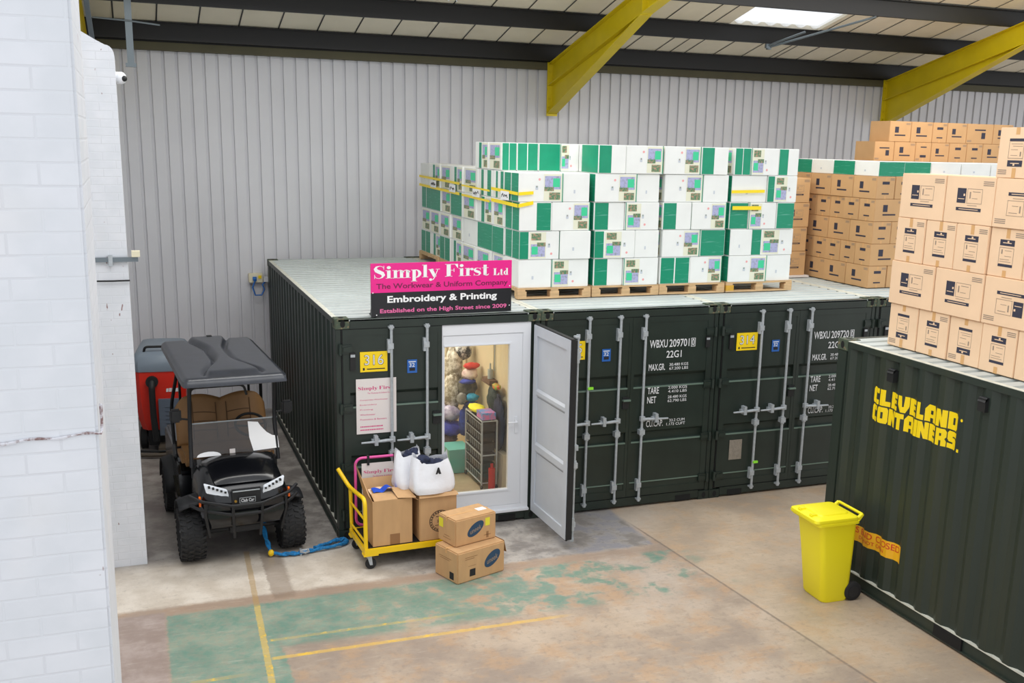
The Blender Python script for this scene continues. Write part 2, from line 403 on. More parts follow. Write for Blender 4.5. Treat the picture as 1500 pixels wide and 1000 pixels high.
def link(name, me, parent=None, loc=None, label=None):
    o = bpy.data.objects.new(name, me); C.objects.link(o)
    if parent: o.parent = parent
    if loc: o.location = loc
    if label: o['label'] = label
    return o
_TXT = {}
def text_data(body, bold=0):
    k = (body, bold)
    if k in _TXT: return _TXT[k]
    cu = bpy.data.curves.new('t', 'FONT'); cu.body = body; cu.size = 1; cu.offset = bold; cu.resolution_u = 3
    o = bpy.data.objects.new('t', cu); C.objects.link(o)
    dg = bpy.context.evaluated_depsgraph_get(); dg.update()
    me = bpy.data.meshes.new_from_object(o.evaluated_get(dg))
    r = ([tuple(v.co[:2]) for v in me.vertices], [tuple(p.vertices) for p in me.polygons])
    bpy.data.objects.remove(o); bpy.data.meshes.remove(me); bpy.data.curves.remove(cu)
    _TXT[k] = r
    return r
def tag(o, label, cat, group=None, kind=None):
    o['label'] = label; o['category'] = cat
    if group: o['group'] = group
    if kind: o['kind'] = kind
    return o
def thing(name, label, cat, loc=(0, 0, 0), rotz=0, group=None):
    o = bpy.data.objects.new(name, None); C.objects.link(o); o.empty_display_size = .1
    o.location = loc; o.rotation_euler = (0, 0, rotz)
    return tag(o, label, cat, group)
def struct(o, label=None):
    o['kind'] = 'structure'
    if label: o['label'] = label
    return o
def arc_pts(pts, r, n=5):   # round the corners of a polyline
    P = [Vector(p) for p in pts]; out = [P[0]]
    for i in range(1, len(P) - 1):
        a = (P[i - 1] - P[i]); b = (P[i + 1] - P[i]); q = min(r, a.length * .45, b.length * .45)
        A = P[i] + a.normalized() * q; B = P[i] + b.normalized() * q
        for k in range(n + 1):
            t = k / n; out.append(A * (1 - t) ** 2 + P[i] * 2 * t * (1 - t) + B * t * t)
    out.append(P[-1])
    return out
ORD = ['first', 'second', 'third', 'fourth', 'fifth', 'sixth', 'seventh', 'eighth', 'ninth', 'tenth']
LAY = ['bottom', 'second', 'third', 'fourth', 'fifth', 'sixth']

# ------------------------------------------------------------------ setting
YW = 6.35
RS = .24                      # roof slope
def roofz(y): return 6.18 + RS * (6.1 - y)
def build_setting():
    b = MB(); b.quad((-8, -12, 0), (22, -12, 0), (22, 8, 0), (-8, 8, 0))
    struct(b.build('floor', M_FLOOR, recalc=False), 'worn concrete warehouse floor with patches of green paint and yellow lines')
    # profiled cladding
    b = MB(); x = -7.0; P = []
    while x < 20:
        P += [(x, YW), (x + .148, YW), (x + .153, YW + .034), (x + .192, YW + .034), (x + .197, YW)]; x += .2
    n = len(P)
    b.add([(p[0], p[1], 0) for p in P] + [(p[0], p[1], 6.4) for p in P], [(i, i + 1, n + i + 1, n + i) for i in range(n - 1)])
    struct(b.build('wall_back', M_CLAD, recalc=False), 'grey vertically ribbed metal cladding wall')
    # added unseen brick side wall, the near pier and the stub pier that stand out of it
    b = MB(); b.box(-3.3, -7.3, 0, -3.0, YW, 6.2)  # unseen; added to keep outside light off the left side
    struct(b.build('wall_left_unseen', M_BRICK), 'unseen white painted brick side wall that blocks light from the left')
    b = MB(); b.prism([(-3.0, -7.3, 0), (-2.203, -7.3, 0), (-2.150, -7.3, 6.2), (-3.0, -7.3, 6.2)], (0, .8, 0))
    struct(b.build('wall_pier', M_BRICK, bevel=.01, smooth=40), 'white painted brick pier close to the viewer')
    pts = [(-3.0, -.03, 0), (-2.08, -.03, 0), (-2.08, -.03, 5.26)]
    for k in range(7):
        t = k / 6 * pi / 2; pts.append((-2.16 + .08 * cos(t), -.03, 5.26 + .10 * sin(t)))
    pts += [(-2.24, -.03, 5.40), (-2.36, -.03, 5.47), (-3.0, -.03, 5.85)]
    b = MB(); b.prism(pts, (0, .5, 0))
    struct(b.build('wall_stub', M_BRICK), 'white brick stub wall with rounded top corner beside the cart')
    # roof lining with seams and an opening for the rooflight
    def roof_quad(b, x0, x1, y0, y1, mi=0, dz=0):
        b.quad((x0, y0, roofz(y0) + dz), (x1, y0, roofz(y0) + dz), (x1, y1, roofz(y1) + dz), (x0, y1, roofz(y1) + dz), mi)
    b = MB()
    sx0, sx1, sy0, sy1 = 7.5, 9.3, 3.3, 4.62
    for (x0, x1, y0, y1) in ((-7, sx0, 0, 6.6), (sx1, 20, 0, 6.6), (sx0, sx1, 0, sy0), (sx0, sx1, sy1, 6.6)): roof_quad(b, x0, x1, y0, y1)
    x = -6.9
    while x < 20:
        if x < sx0 - .02 or x > sx1 + .02:
            b.box(x - .008, 0, 0, x + .008, .001, .001, 1); b.v = b.v[:-8]; b.f = b.f[:-6]; b.m = b.m[:-6]
            roof_quad(b, x - .011, x + .011, 0, 6.5, 1, -.006)
        else:
            roof_quad(b, x - .011, x + .011, sy1, 6.5, 1, -.006); roof_quad(b, x - .011, x + .011, 0, sy0, 1, -.006)
        x += .6
    for xx in (7.2, 9.42): roof_quad(b, xx - .01, xx + .01, 0, 6.5, 1, -.006)
    # opening reveals
    for xx in (sx0, sx1): b.quad((xx, sy0, roofz(sy0)), (xx, sy1, roofz(sy1)), (xx, sy1, roofz(sy1) + .09), (xx, sy0, roofz(sy0) + .09), 0)
    for yy in (sy0, sy1): b.quad((sx0, yy, roofz(yy)), (sx1, yy, roofz(yy)), (sx1, yy, roofz(yy) + .09), (sx0, yy, roofz(yy) + .09), 0)
    struct(b.build('ceiling', [M_LINING, M_SEAM], recalc=False), 'pale lined roof slope with dark panel seams')
    b = MB(); nx = 72
    def fn(u, v):
        xx = sx0 - .05 + u * (sx1 - sx0 + .1); yy = sy0 - .05 + v * (sy1 - sy0 + .1)
        t = (xx * 3.3) % 1.0; k = max(0, min(1, (abs(t - .5) * 4 - .5)))
        return (xx, yy, roofz(yy) + .035 + .05 * k)
    b.grid(fn, nx, 2)
    struct(b.build('window_1', M_SHEET, recalc=False), 'bright corrugated translucent rooflight')
    b = MB(); b.box(-7, 6.22, 5.78, 20, YW + .05, 5.9)
    struct(b.build('trim_1', M_OLIVE), 'olive eaves flashing along the top of the cladding')
    b = MB(); b.box(-7, 6.26, 5.9, 20, 6.4, 6.14)
    struct(b.build('trim_2', M_PURLIN), 'dark gap filler above the eaves flashing')
    # purlins
    for i, (y, lab) in enumerate(((6.1, 'dark steel roof beam nearest the cladding wall'), (4.6, 'dark steel roof beam just below the bright rooflight'), (3.1, 'dark steel roof beam farthest out from the cladding wall'))):
        b = MB(); zt = roofz(y)
        b.box(-7, y - .012, zt - .26, 20, y + .012, zt); b.box(-7, y, zt - .26, 20, y + .07, zt - .245); b.box(-7, y - .07, zt - .015, 20, y, zt); b.box(-7, y + .058, zt - .245, 20, y + .07, zt - .22)
        tag(b.build('roof_purlin', M_PURLIN), lab, 'beam', 'roof beams')
    # yellow rafters with haunches
    def rafter(x, lab):
        t = thing('steel_rafter', lab, 'rafter', (x, 0, 0), 0, 'yellow roof rafters')
        rz = lambda y: roofz(y) - .27
        yb, ye = 6.2, 0.0
        b = MB(); b.prism([(-.006, yb, rz(yb) - .36), (-.006, yb, rz(yb)), (-.006, ye, rz(ye)), (-.006, ye, rz(ye) - .36)], (.012, 0, 0)); b.build('web', M_RAFT, t)
        for nm, dz in (('top_flange', 0), ('bottom_flange', -.36)):
            b = MB(); b.prism([(-.09, yb, rz(yb) + dz), (-.09, ye, rz(ye) + dz), (-.09, ye, rz(ye) + dz - .014), (-.09, yb, rz(yb) + dz - .014)], (.18, 0, 0)); b.build(nm, M_RAFT, t)
        b = MB(); b.prism([(-.005, yb, 5.05), (-.005, yb, rz(yb) - .36), (-.005, 2.7, rz(2.7) - .36)], (.01, 0, 0))
        z2 = rz(2.7) - .37
        b.prism([(-.09, yb, 5.05), (-.09, 2.7, z2), (-.09, 2.7, z2 - .014), (-.09, yb, 5.036)], (.18, 0, 0)); b.build('haunch', M_RAFT, t)
        b = MB(); b.box(-.1, yb, 5.0, .1, yb + .02, rz(yb) + .02)
        for zz in (5.15, 5.3, 5.75, 5.85):
            for s in (-1, 1): b.cyl((s * .06, yb - .03, zz), (s * .06, yb, zz), .014, 0, 6)
        b.build('end_plate', M_RAFT, t)
        b = MB()
        for s in (-1, 1): b.box(s * .006, 2.65, z2, s * .085, 2.665, rz(2.66))
        b.build('stiffener', M_RAFT, t)
    rafter(5.0, 'yellow tapered roof rafter above the white boxes')
    rafter(12.2, 'yellow tapered roof rafter above the brown boxes at far right')
    rafter(-2.56, 'yellow roof rafter peeping out behind the white brick pier')
build_setting()

# ------------------------------------------------------------------ small wall and roof fixtures
def build_fixtures():
    t = thing('steel_hanger', 'blue-grey steel channel hanging down from the roof beside the white pier', 'bracket', (-1.9, 4.5, 5.42))
    b = MB(); b.box(-.045, -.01, .02, .045, 0, 1.12); b.box(-.045, -.01, .02, -.035, .05, 1.12); b.box(.035, -.01, .02, .045, .05, 1.12); b.build('channel', M_GREYST, t)
    b = MB(); b.box(-.07, -.02, 0, .07, .07, .05); b.build('foot_plate', M_GREYST, t)
    b = MB(); b.tube([(-.45, 0, .62), (0, -.02, .6), (.4, .02, .57)], .012, 0, 6); b.build('tie_rod', M_GREYST, t)
    b = MB(); b.prism([(-2.38, 4.4, 5.5), (-2.32, 4.4, 5.5), (-2.37, 2.4, 6.5), (-2.43, 2.4, 6.5)], (0, .03, .05))
    tag(b.build('brace_bar', M_GREYST), 'grey sloping brace bar behind the top of the white pier', 'bar')
    # cctv
    t = thing('dome_camera', 'white dome security camera on the edge of the white brick stub wall', 'camera', (-2.08, -.0, 5.06))
    b = MB(); b.cyl((0, .1, 0), (.03, .1, 0), .06, 0, 16); b.build('mount', M_PVC, t, smooth=40)
    b = MB(); b.blob((.045, .08, 0), .055, .055, .06, 0, 16, 10); b.build('housing', M_PVC, t, smooth=60)
    b = MB(); b.blob((.075, .05, -.005), .03, .03, .03, 0, 14, 8); b.build('lens', M_GASK, t, smooth=60)
    # strut channel on stub
    t = thing('strut_rail', 'grey metal rail fixed across the white stub wall', 'rail', (-2.38, -.05, 3.29))
    b = MB(); b.box(0, -.02, -.02, .40, .015, .025); b.build('channel', M_GREYST, t)
    b = MB(); b.box(.12, -.03, -.06, .16, .02, .05); b.build('clamp', M_ZINC, t)
    b = MB(); b.box(.34, -.05, .03, .42, .02, .09); b.build('end_block', M_CREAMP, t)
    b = MB(); b.tube([(-.0, -.01, -.22), (.15, -.012, -.222), (.31, -.01, -.22)], .009, 0, 6)
    tag(b.build('dark_cable', M_GASK, loc=(-2.38, -.05, 3.30)), 'dark cable clipped across the stub wall under the grey rail', 'cable')
    b = MB()  # thin tube shaped as the raised mortar and paint lip
    Rn = random.Random(4); pts = []
    for i in range(26):
        x = -2.80 + i * .0254; pts.append((x, -7.306 + Rn.random() * .004, 3.445 + .004 * sin(i * .9) + .012 * max(0, (x + 2.5) / .3)))
    pts += [(-2.162, -7.29, 3.462), (-2.160, -7.28, 3.50), (-2.160, -7.27, 3.56)]
    b.tube(pts, [.004 + .003 * Rn.random() for _ in pts], 0, 6)
    tag(b.build('paint_lip', two_tone('flaked_paint', (214, 214, 220), (128, 100, 98), 30, .46, .6)), 'thin paint-flaked cable crossing the near white brick pier', 'cable')  # raised lip of flaked paint and mortar, not a cable
    # socket
    t = thing('socket_box', 'cream socket box with blue plugs on the cladding above the container corner', 'socket', (-.17, 6.33, 2.25))
    b = MB(); b.box(-.11, -.09, -.07, .11, .02, .08); b.build('box', M_CREAMP, t, bevel=.008)
    b = MB(); b.box(-.05, -.12, -.03, .01, -.09, .03); b.cyl((-.02, -.12, 0), (-.02, -.16, -.02), .025, 0, 10); b.build('blue_plug', M_BLUEP, t)
    b = MB(); b.box(.04, -.105, 0, .09, -.09, .05); b.build('yellow_label', M_DECALY, t)
    b = MB(); b.box(.12, -.16, -.05, .19, -.06, .03); b.build('plug_body', M_PVC, t)
    b = MB(); b.tube([(-.02, -.15, -.03), (-.06, -.13, -.14), (-.02, -.13, -.27), (.08, -.13, -.27), (.13, -.12, -.18), (.1, -.12, -.1), (.15, -.12, -.05)], .014, 0, 6); b.build('flex', M_BLUEP, t, smooth=60)
    # conduits near rooflight
    for i, (a, c, lab) in enumerate((((9.28, 3.05, 6.62), (8.34, 4.62, 6.22), 'long thin grey conduit running down past the right edge of the rooflight'), ((8.55, 3.9, 6.42), (8.30, 4.6, 6.24), 'short thin grey conduit below the rooflight beside a longer one'))):
        b = MB(); b.tube([a, c], .018, 0, 6); b.box(c[0] - .04, c[1] - .03, c[2] - .04, c[0] + .03, c[1] + .03, c[2] + .03)
        tag(b.build('roof_conduit', M_GREYST), lab, 'conduit')
    b = MB()
    for k in range(4):
        R = random.Random(k + 3); x0 = 2.05 + .1 * k
        b.tube([(x0 + .15, 3.0, 6.9), (x0 - .05 + R.random() * .1, 3.0, 6.65), (x0 - .12, 3.02, 6.50), (x0 - .22 + R.random() * .2, 3.03, 6.38)], .006, 0, 5)
    tag(b.build('loose_wires', M_ZINC), 'tangle of loose pale wires hanging from the roof beam', 'wires')
build_fixtures()

# ------------------------------------------------------------------ shipping containers
CW, CD, CH = 2.438, 6.058, 2.591
def corr(s):   # side wall profile depth (0 outer .. .036 inner) along length s
    t = s % .278
    if t < .072: return 0
    if t < .140: return .036 * (t - .072) / .068
    if t < .210: return .036
    return .036 * (1 - (t - .210) / .068)
CORR_B = [0, .072, .140, .210]
def corr_pts(a, b):
    out = [a]; k = math.floor(a / .278)
    while k * .278 < b:
        for q in CORR_B:
            s = k * .278 + q
            if a + 1e-6 < s < b - 1e-6: out.append(s)
        k += 1
    return out + [b]
MESH = {}
def cached(key, fn):
    if key not in MESH: MESH[key] = fn()
    return MESH[key]
def casting(parent, x, y, z, m=M_RUST, top=True):
    """corner casting, holes toward -y, sides and top"""
    def f():
        b = MB(); b.box(0, 0, 0, .162, .178, .118)
        return b.mesh('corner_casting', [m], bevel=.006)
    o = link('corner_casting', cached('cast' + m.name, f), parent, (x, y, z))
    def h():
        b = MB()
        def ov(fn, rx, ry): b.poly([fn(rx * cos(2 * pi * k / 16), ry * sin(2 * pi * k / 16)) for k in range(16)])
        ov(lambda u, v: (.085 + u, -.002, .06 + v), .028, .04)
        ov(lambda u, v: (.08 + u, .18, .06 + v), .028, .04)
        ov(lambda u, v: (-.002, .09 + u, .06 + v), .028, .04)
        ov(lambda u, v: (.164, .09 + u, .06 + v), .028, .04)
        ov(lambda u, v: (.081 + u, .09 + v, .120), .03, .05)
        return b.mesh('aperture', [M_DARK], recalc=False)
    link('aperture', cached('casth', h), o)
def side_mesh(flip):
    """corrugated side, local: outer face at x=0, inner at +.036; runs along +y"""
    S = corr_pts(.18, CD - .18); b = MB(); n = len(S)
    d = [corr(s) for s in S]
    if flip: d = [-q for q in d]
    b.add([(d[i], S[i], .16) for i in range(n)] + [(d[i], S[i], CH - .075) for i in range(n)], [(i, i + 1, n + i + 1, n + i) for i in range(n - 1)])
    return b
def container_shell(t, left=True, right=True, green=M_GREEN, lights=False):
    for x in (0, CW - .162):
        for y in (0, CD - .178):
            for z in (0, CH - .118):
                if (y > 1 and z < 1): continue
                casting(t, x, y, z, M_RUST if z > 1 or green is M_GREEN2 else M_GREEN)
    def post():
        b = MB(); b.box(0, .012, .118, .06, .16, CH - .118); b.box(.06, .03, .118, .13, .16, CH - .118)
        return b.mesh('corner_post', [green], bevel=.006)
    me = cached('post' + green.name, post)
    for x, sx in ((.004, 1), (CW - .004, -1)):
        o = link('corner_post', me, t, (x, 0, 0)); o.scale = (sx, 1, 1)
        o = link('corner_post', me, t, (x, CD, 0)); o.scale = (sx, -1, 1)
    b = MB()
    S = corr_pts(.10, CD - .10); n = 0
    # roof panel: ridges across the width
    P = []; y = .12
    while y < CD - .12:
        P += [(y, -.042), (y + .05, -.042), (y + .065, -.008), (y + .194, -.008), (y + .209, -.042)]; y += .209
    P = [p for p in P if p[0] < CD - .1]
    n = len(P)
    b.add([(.05, p[0], CH + p[1]) for p in P] + [(CW - .05, p[0], CH + p[1]) for p in P], [(i, i + 1, n + i + 1, n + i) for i in range(n - 1)])
    b.box(.04, .0, CH - .03, CW - .04, .125, CH - .012); b.box(.04, CD - .125, CH - .03, CW - .04, CD, CH - .012)
    b.build('roof_panel', M_ROOFP, t, recalc=False)
    for x in (0, CW - .06):
        b = MB(); b.box(x, .178, CH - .075, x + .06, CD - .178, CH - .012); b.box(x + .003, .17, CH - .013, x + .057, CD - .17, CH - .008, 1)
        b.build('top_rail', [green, M_RAILW], t)
    for x, s in ((.02, 1), (CW - .02, -1)):
        b = MB(); b.box(x, .178, .02, x + s * .05, CD - .178, .16); b.box(x - s * .015, .178, .15, x + s * .045, CD - .178, .162, 1 if left and s > 0 else 0); b.box(x - s * .02, .178, .018, x + s * .05, CD - .178, .03)
        b.build('bottom_rail', [green, M_RAILW], t)
    if left: side_mesh(False).build('side_panel', green, t, (.005, 0, 0), recalc=False)
    if right: side_mesh(True).build('side_panel', green, t, (CW - .005, 0, 0), recalc=False)
    b = MB(); b.box(.06, CD - .06, .15, CW - .06, CD - .03, CH - .05); b.build('end_panel', green, t)
    b = MB(); b.box(.05, .1, .13, CW - .05, CD - .05, .165); b.build('floor_deck', M_VINYL, t)
def door_leaf_mesh():
    """left leaf, 1.14 wide, x 0..1.14, outer face y=0, thickness .05, z 0..2.27 (z0 = .15)"""
    W, H = 1.135, 2.318
    prof = [(0.0, .028), (.05, .0), (.17, .0), (.19, .0)]
    zs = [(0, .0), (.10, .0), (.10, .004), (.175, .004), (.19, .0), (.72, .0), (.735, .036), (.74, .036), (.83, .036), (.86, .0), (1.43, 0), (1.445, .036), (1.45, .036), (1.56, .036), (1.60, .0), (H - .08, 0), (H, 0)]
    b = MB(); x0, x1 = .075, W - .04
    n = len(zs)
    b.add([(x0, d, z) for z, d in zs] + [(x1, d, z) for z, d in zs], [(i, i + 1, n + i + 1, n + i) for i in range(n - 1)])
    b.box(0, -.004, 0, x0, .045, H); b.box(x1, -.004, 0, W, .045, H); b.box(0, -.004, H - .07, W, .045, H); b.box(0, -.004, 0, W, .045, .09)
    # paler strips paint the light caught by the ledge tops
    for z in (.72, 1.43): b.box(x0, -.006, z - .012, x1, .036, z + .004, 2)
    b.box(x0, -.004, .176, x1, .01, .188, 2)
    # gaskets
    b.box(-.012, .008, -.012, W + .01, .05, 0, 1); b.box(-.012, .008, H, W + .01, .05, H + .014, 1); b.box(-.012, .008, 0, 0, .05, H, 1); b.box(W, .008, 0, W + .01, .05, H, 1)
    b.quad((0, .046, 0), (W, .046, 0), (W, .046, H), (0, .046, H), 0)
    return b.mesh('door', [M_GREEN, M_GASK, M_LEDGE])
M_LEDGE = mat('ledge_lit_green', (104, 124, 112), .4)  # paler green puts light from above into the upward edges
def rod_mesh():
    b = MB()
    b.cyl((0, -.045, -.06), (0, -.045, 2.36), .0165, 0, 10)
    for z in (-.03, 2.335):                       # cams in their keepers
        b.cyl((0, -.045, z - .025), (0, -.045, z + .025), .022, 0, 10); b.box(-.03, -.055, z - .01, .03, -.0, z + .01)
    for z in (.16, 2.12): b.box(-.042, -.05, z - .075, -.012, -.0, z + .075); b.box(-.042, -.062, z - .03, .022, -.03, z + .03)
    for z in (.86, ): b.box(-.035, -.07, z - .03, .035, 0, z + .03); b.cyl((0, -.045, z - .05), (0, -.045, z + .05), .026, 0, 10)
    return b.mesh('lock_rod', [M_ZINC], smooth=35)
def handle_mesh():
    """bar pointing to -x from the rod at x=0"""
    b = MB(); b.box(-.03, -.075, -.025, .03, -.03, .035)
    b.tube([(0, -.065, .0), (-.08, -.07, .0), (-.2, -.062, -.01), (-.36, -.062, -.012)], [.018, .02, .015, .011], 0, 8)
    b.box(-.21, -.085, -.05, -.17, -.0, .06); b.box(-.235, -.05, -.015, -.145, -.0, .015)
    return b.mesh('lock_handle', [M_ZINC], smooth=35)
def hinge_mesh():
    b = MB(); b.box(-.05, -.012, -.05, .1, 0, .05); b.cyl((-.03, -.02, -.06), (-.03, -.02, .06), .02, 0, 10); b.prism([(.0, -.012, -.02), (.1, -.012, -.035), (.1, -.012, .035), (.0, -.012, .02)], (0, -.012, 0))
    return b.mesh('hinge', [M_GREEN], smooth=40)
def door_hardware(d, rods, handle_dir, hinge_x, s):
    for rx in rods:
        link('lock_rod', cached('rod', rod_mesh), d, (rx, 0, 0))
        h = link('lock_handle', cached('handle', handle_mesh), d, (rx, 0, 1.03)); h.scale = (1 if handle_dir < 0 else -1, 1, 1)
    for z in (.16, .72, 1.42, 2.1):
        h = link('hinge', cached('hinge', hinge_mesh), d, (hinge_x, -.006, z)); h.scale = (s, 1, 1)
def number_plate(d, body, x0=.27, tail=True):
    b = MB(); b.box(x0, -.012, 1.83, x0 + .31, -.006, 2.06, 0)
    b.text(body, lambda u, v: (x0 + .045 + u, -.0135, 1.905 + v), .225, .125, 2, .02)
    b.text(body, lambda u, v: (x0 + .05 + u, -.0145, 1.91 + v), .215, .115, 1, .0)
    b.box(x0 + .03, -.0135, 1.85, x0 + .05, -.012, 1.878, 2); b.box(x0 + .075, -.0135, 1.858, x0 + .28, -.012, 1.868, 2)
    b.build('number_plate', [M_DECALY, M_DECALW, M_INKB], d, recalc=False, label='yellow number plate reading ' + body)
    b = MB(); b.box(.73, -.010, 1.79, .845, -.006, 1.945, 0)
    b.box(.745, -.0115, 1.915, .83, -.010, 1.925, 1)
    b.text('32', lambda u, v: (.752 + u, -.0115, 1.86 + v), .065, .045, 1, .01); b.box(.755, -.0115, 1.815, .82, -.010, 1.85, 2)
    b.build('sticker', [M_DECALB, M_DECALW, M_INKB], d, label='small blue sticker')
def code_lettering(d, code, x=.29):
    b = MB()
    f = lambda x0, z0: (lambda u, v: (x0 + u, -.0075, z0 + v))
    b.text('WBXU', f(x, 1.925), .25, .10, 0, .012); b.text(code, f(x + .275, 1.925), .285, .10, 0, .012)
    q = x + .585; b.text('0', f(q + .012, 1.932), .035, .085, 0, .012)
    for a in ((q, 1.918, q + .06, 1.924), (q, 2.022, q + .06, 2.028), (q, 1.918, q + .006, 2.028), (q + .054, 1.918, q + .06, 2.028)): b.box(a[0], -.0078, a[1], a[2], -.0066, a[3])
    b.text('22G1', f(x + .24, 1.79), .215, .09, 0, .012)
    b.text('MAX.GR.', f(x, 1.635), .23, .085, 0, .012)
    b.text('30.480 KGS', f(x + .29, 1.683), .27, .036, 0, .006); b.text('67.200 LBS', f(x + .29, 1.633), .27, .036, 0, .006)
    b.text('TARE', f(x, 1.335), .16, .085, 0, .012)
    b.text('2.000 KGS', f(x + .29, 1.385), .27, .036, 0, .006); b.text('4.410 LBS', f(x + .29, 1.335), .27, .036, 0, .006)
    b.text('NET', f(x, 1.215), .125, .085, 0, .012)
    b.text('28.480 KGS', f(x + .29, 1.263), .27, .036, 0, .006); b.text('62.790 LBS', f(x + .29, 1.213), .27, .036, 0, .006)
    b.text('CU.CAP.', f(x, .905), .24, .085, 0, .012)
    b.text('33.2 CUM', f(x + .33, .955), .22, .036, 0, .006); b.text('1.173 CUFT', f(x + .29, .905), .27, .036, 0, .006)
    b.build('lettering', M_DECALW, d, recalc=False)
def container_front(t, number, code, opened=False):
    b = MB(); b.box(.162, .0, CH - .118, CW - .162, .1, CH - .01); b.build('door_header', M_GREEN, t, bevel=.004)
    b = MB(); b.box(.162, .0, .03, CW - .162, .08, .135)
    for x in (.28, CW - .5): b.box(x, -.003, .02, x + .22, .002, .095, 1)
    b.build('door_sill', [M_GREEN, M_DARK], t)
    leaf = cached('leaf', door_leaf_mesh)
    d = link('door', leaf, t, (.082, .004, .148))
    door_hardware(d, (.54, .955), -1, 0.0, 1)
    # plates are placed in door coordinates: x - .082, z - .148
    number_plate_on(d, number)
    b = MB(); b.box(.075, -.03, 1.86, .135, 0, 2.06); b.box(.08, -.034, 2.01, .13, -.03, 2.04, 1); b.build('vent', [M_GASK, M_ZINC], d)
    b = MB(); b.box(1.03, -.02, 1.17, 1.12, 0, 1.32); b.box(1.03, -.05, 1.27, 1.13, -.0, 1.29, 1); b.build('door_catch', [M_GASK, M_LEDGE], d)
    if not opened:
        d2 = link('door', leaf, t, (CW - .082, .004, .148)); 
        # mirrored leaf: its own mesh in mirrored coordinates
        me = cached('leafR', lambda: mirror_mesh(leaf)); d2.data = me; d2.location = (CW - .082 - 1.135, .004, .148)
        door_hardware(d2, (.16,), 1, 1.135, -1)
        code_lettering(d2, code, x=.24)
        b = MB(); b.box(1.03, -.03, 1.9, 1.085, 0, 2.04); b.box(1.035, -.034, 2.0, 1.08, -.03, 2.025, 1); b.build('vent', [M_GASK, M_ZINC], d2)
    return d
def mirror_mesh(me):
    m = me.copy()
    for v in m.vertices: v.co.x = 1.135 - v.co.x
    m.flip_normals()
    return m
def number_plate_on(d, body):
    number_plate(d, body, x0=.19)

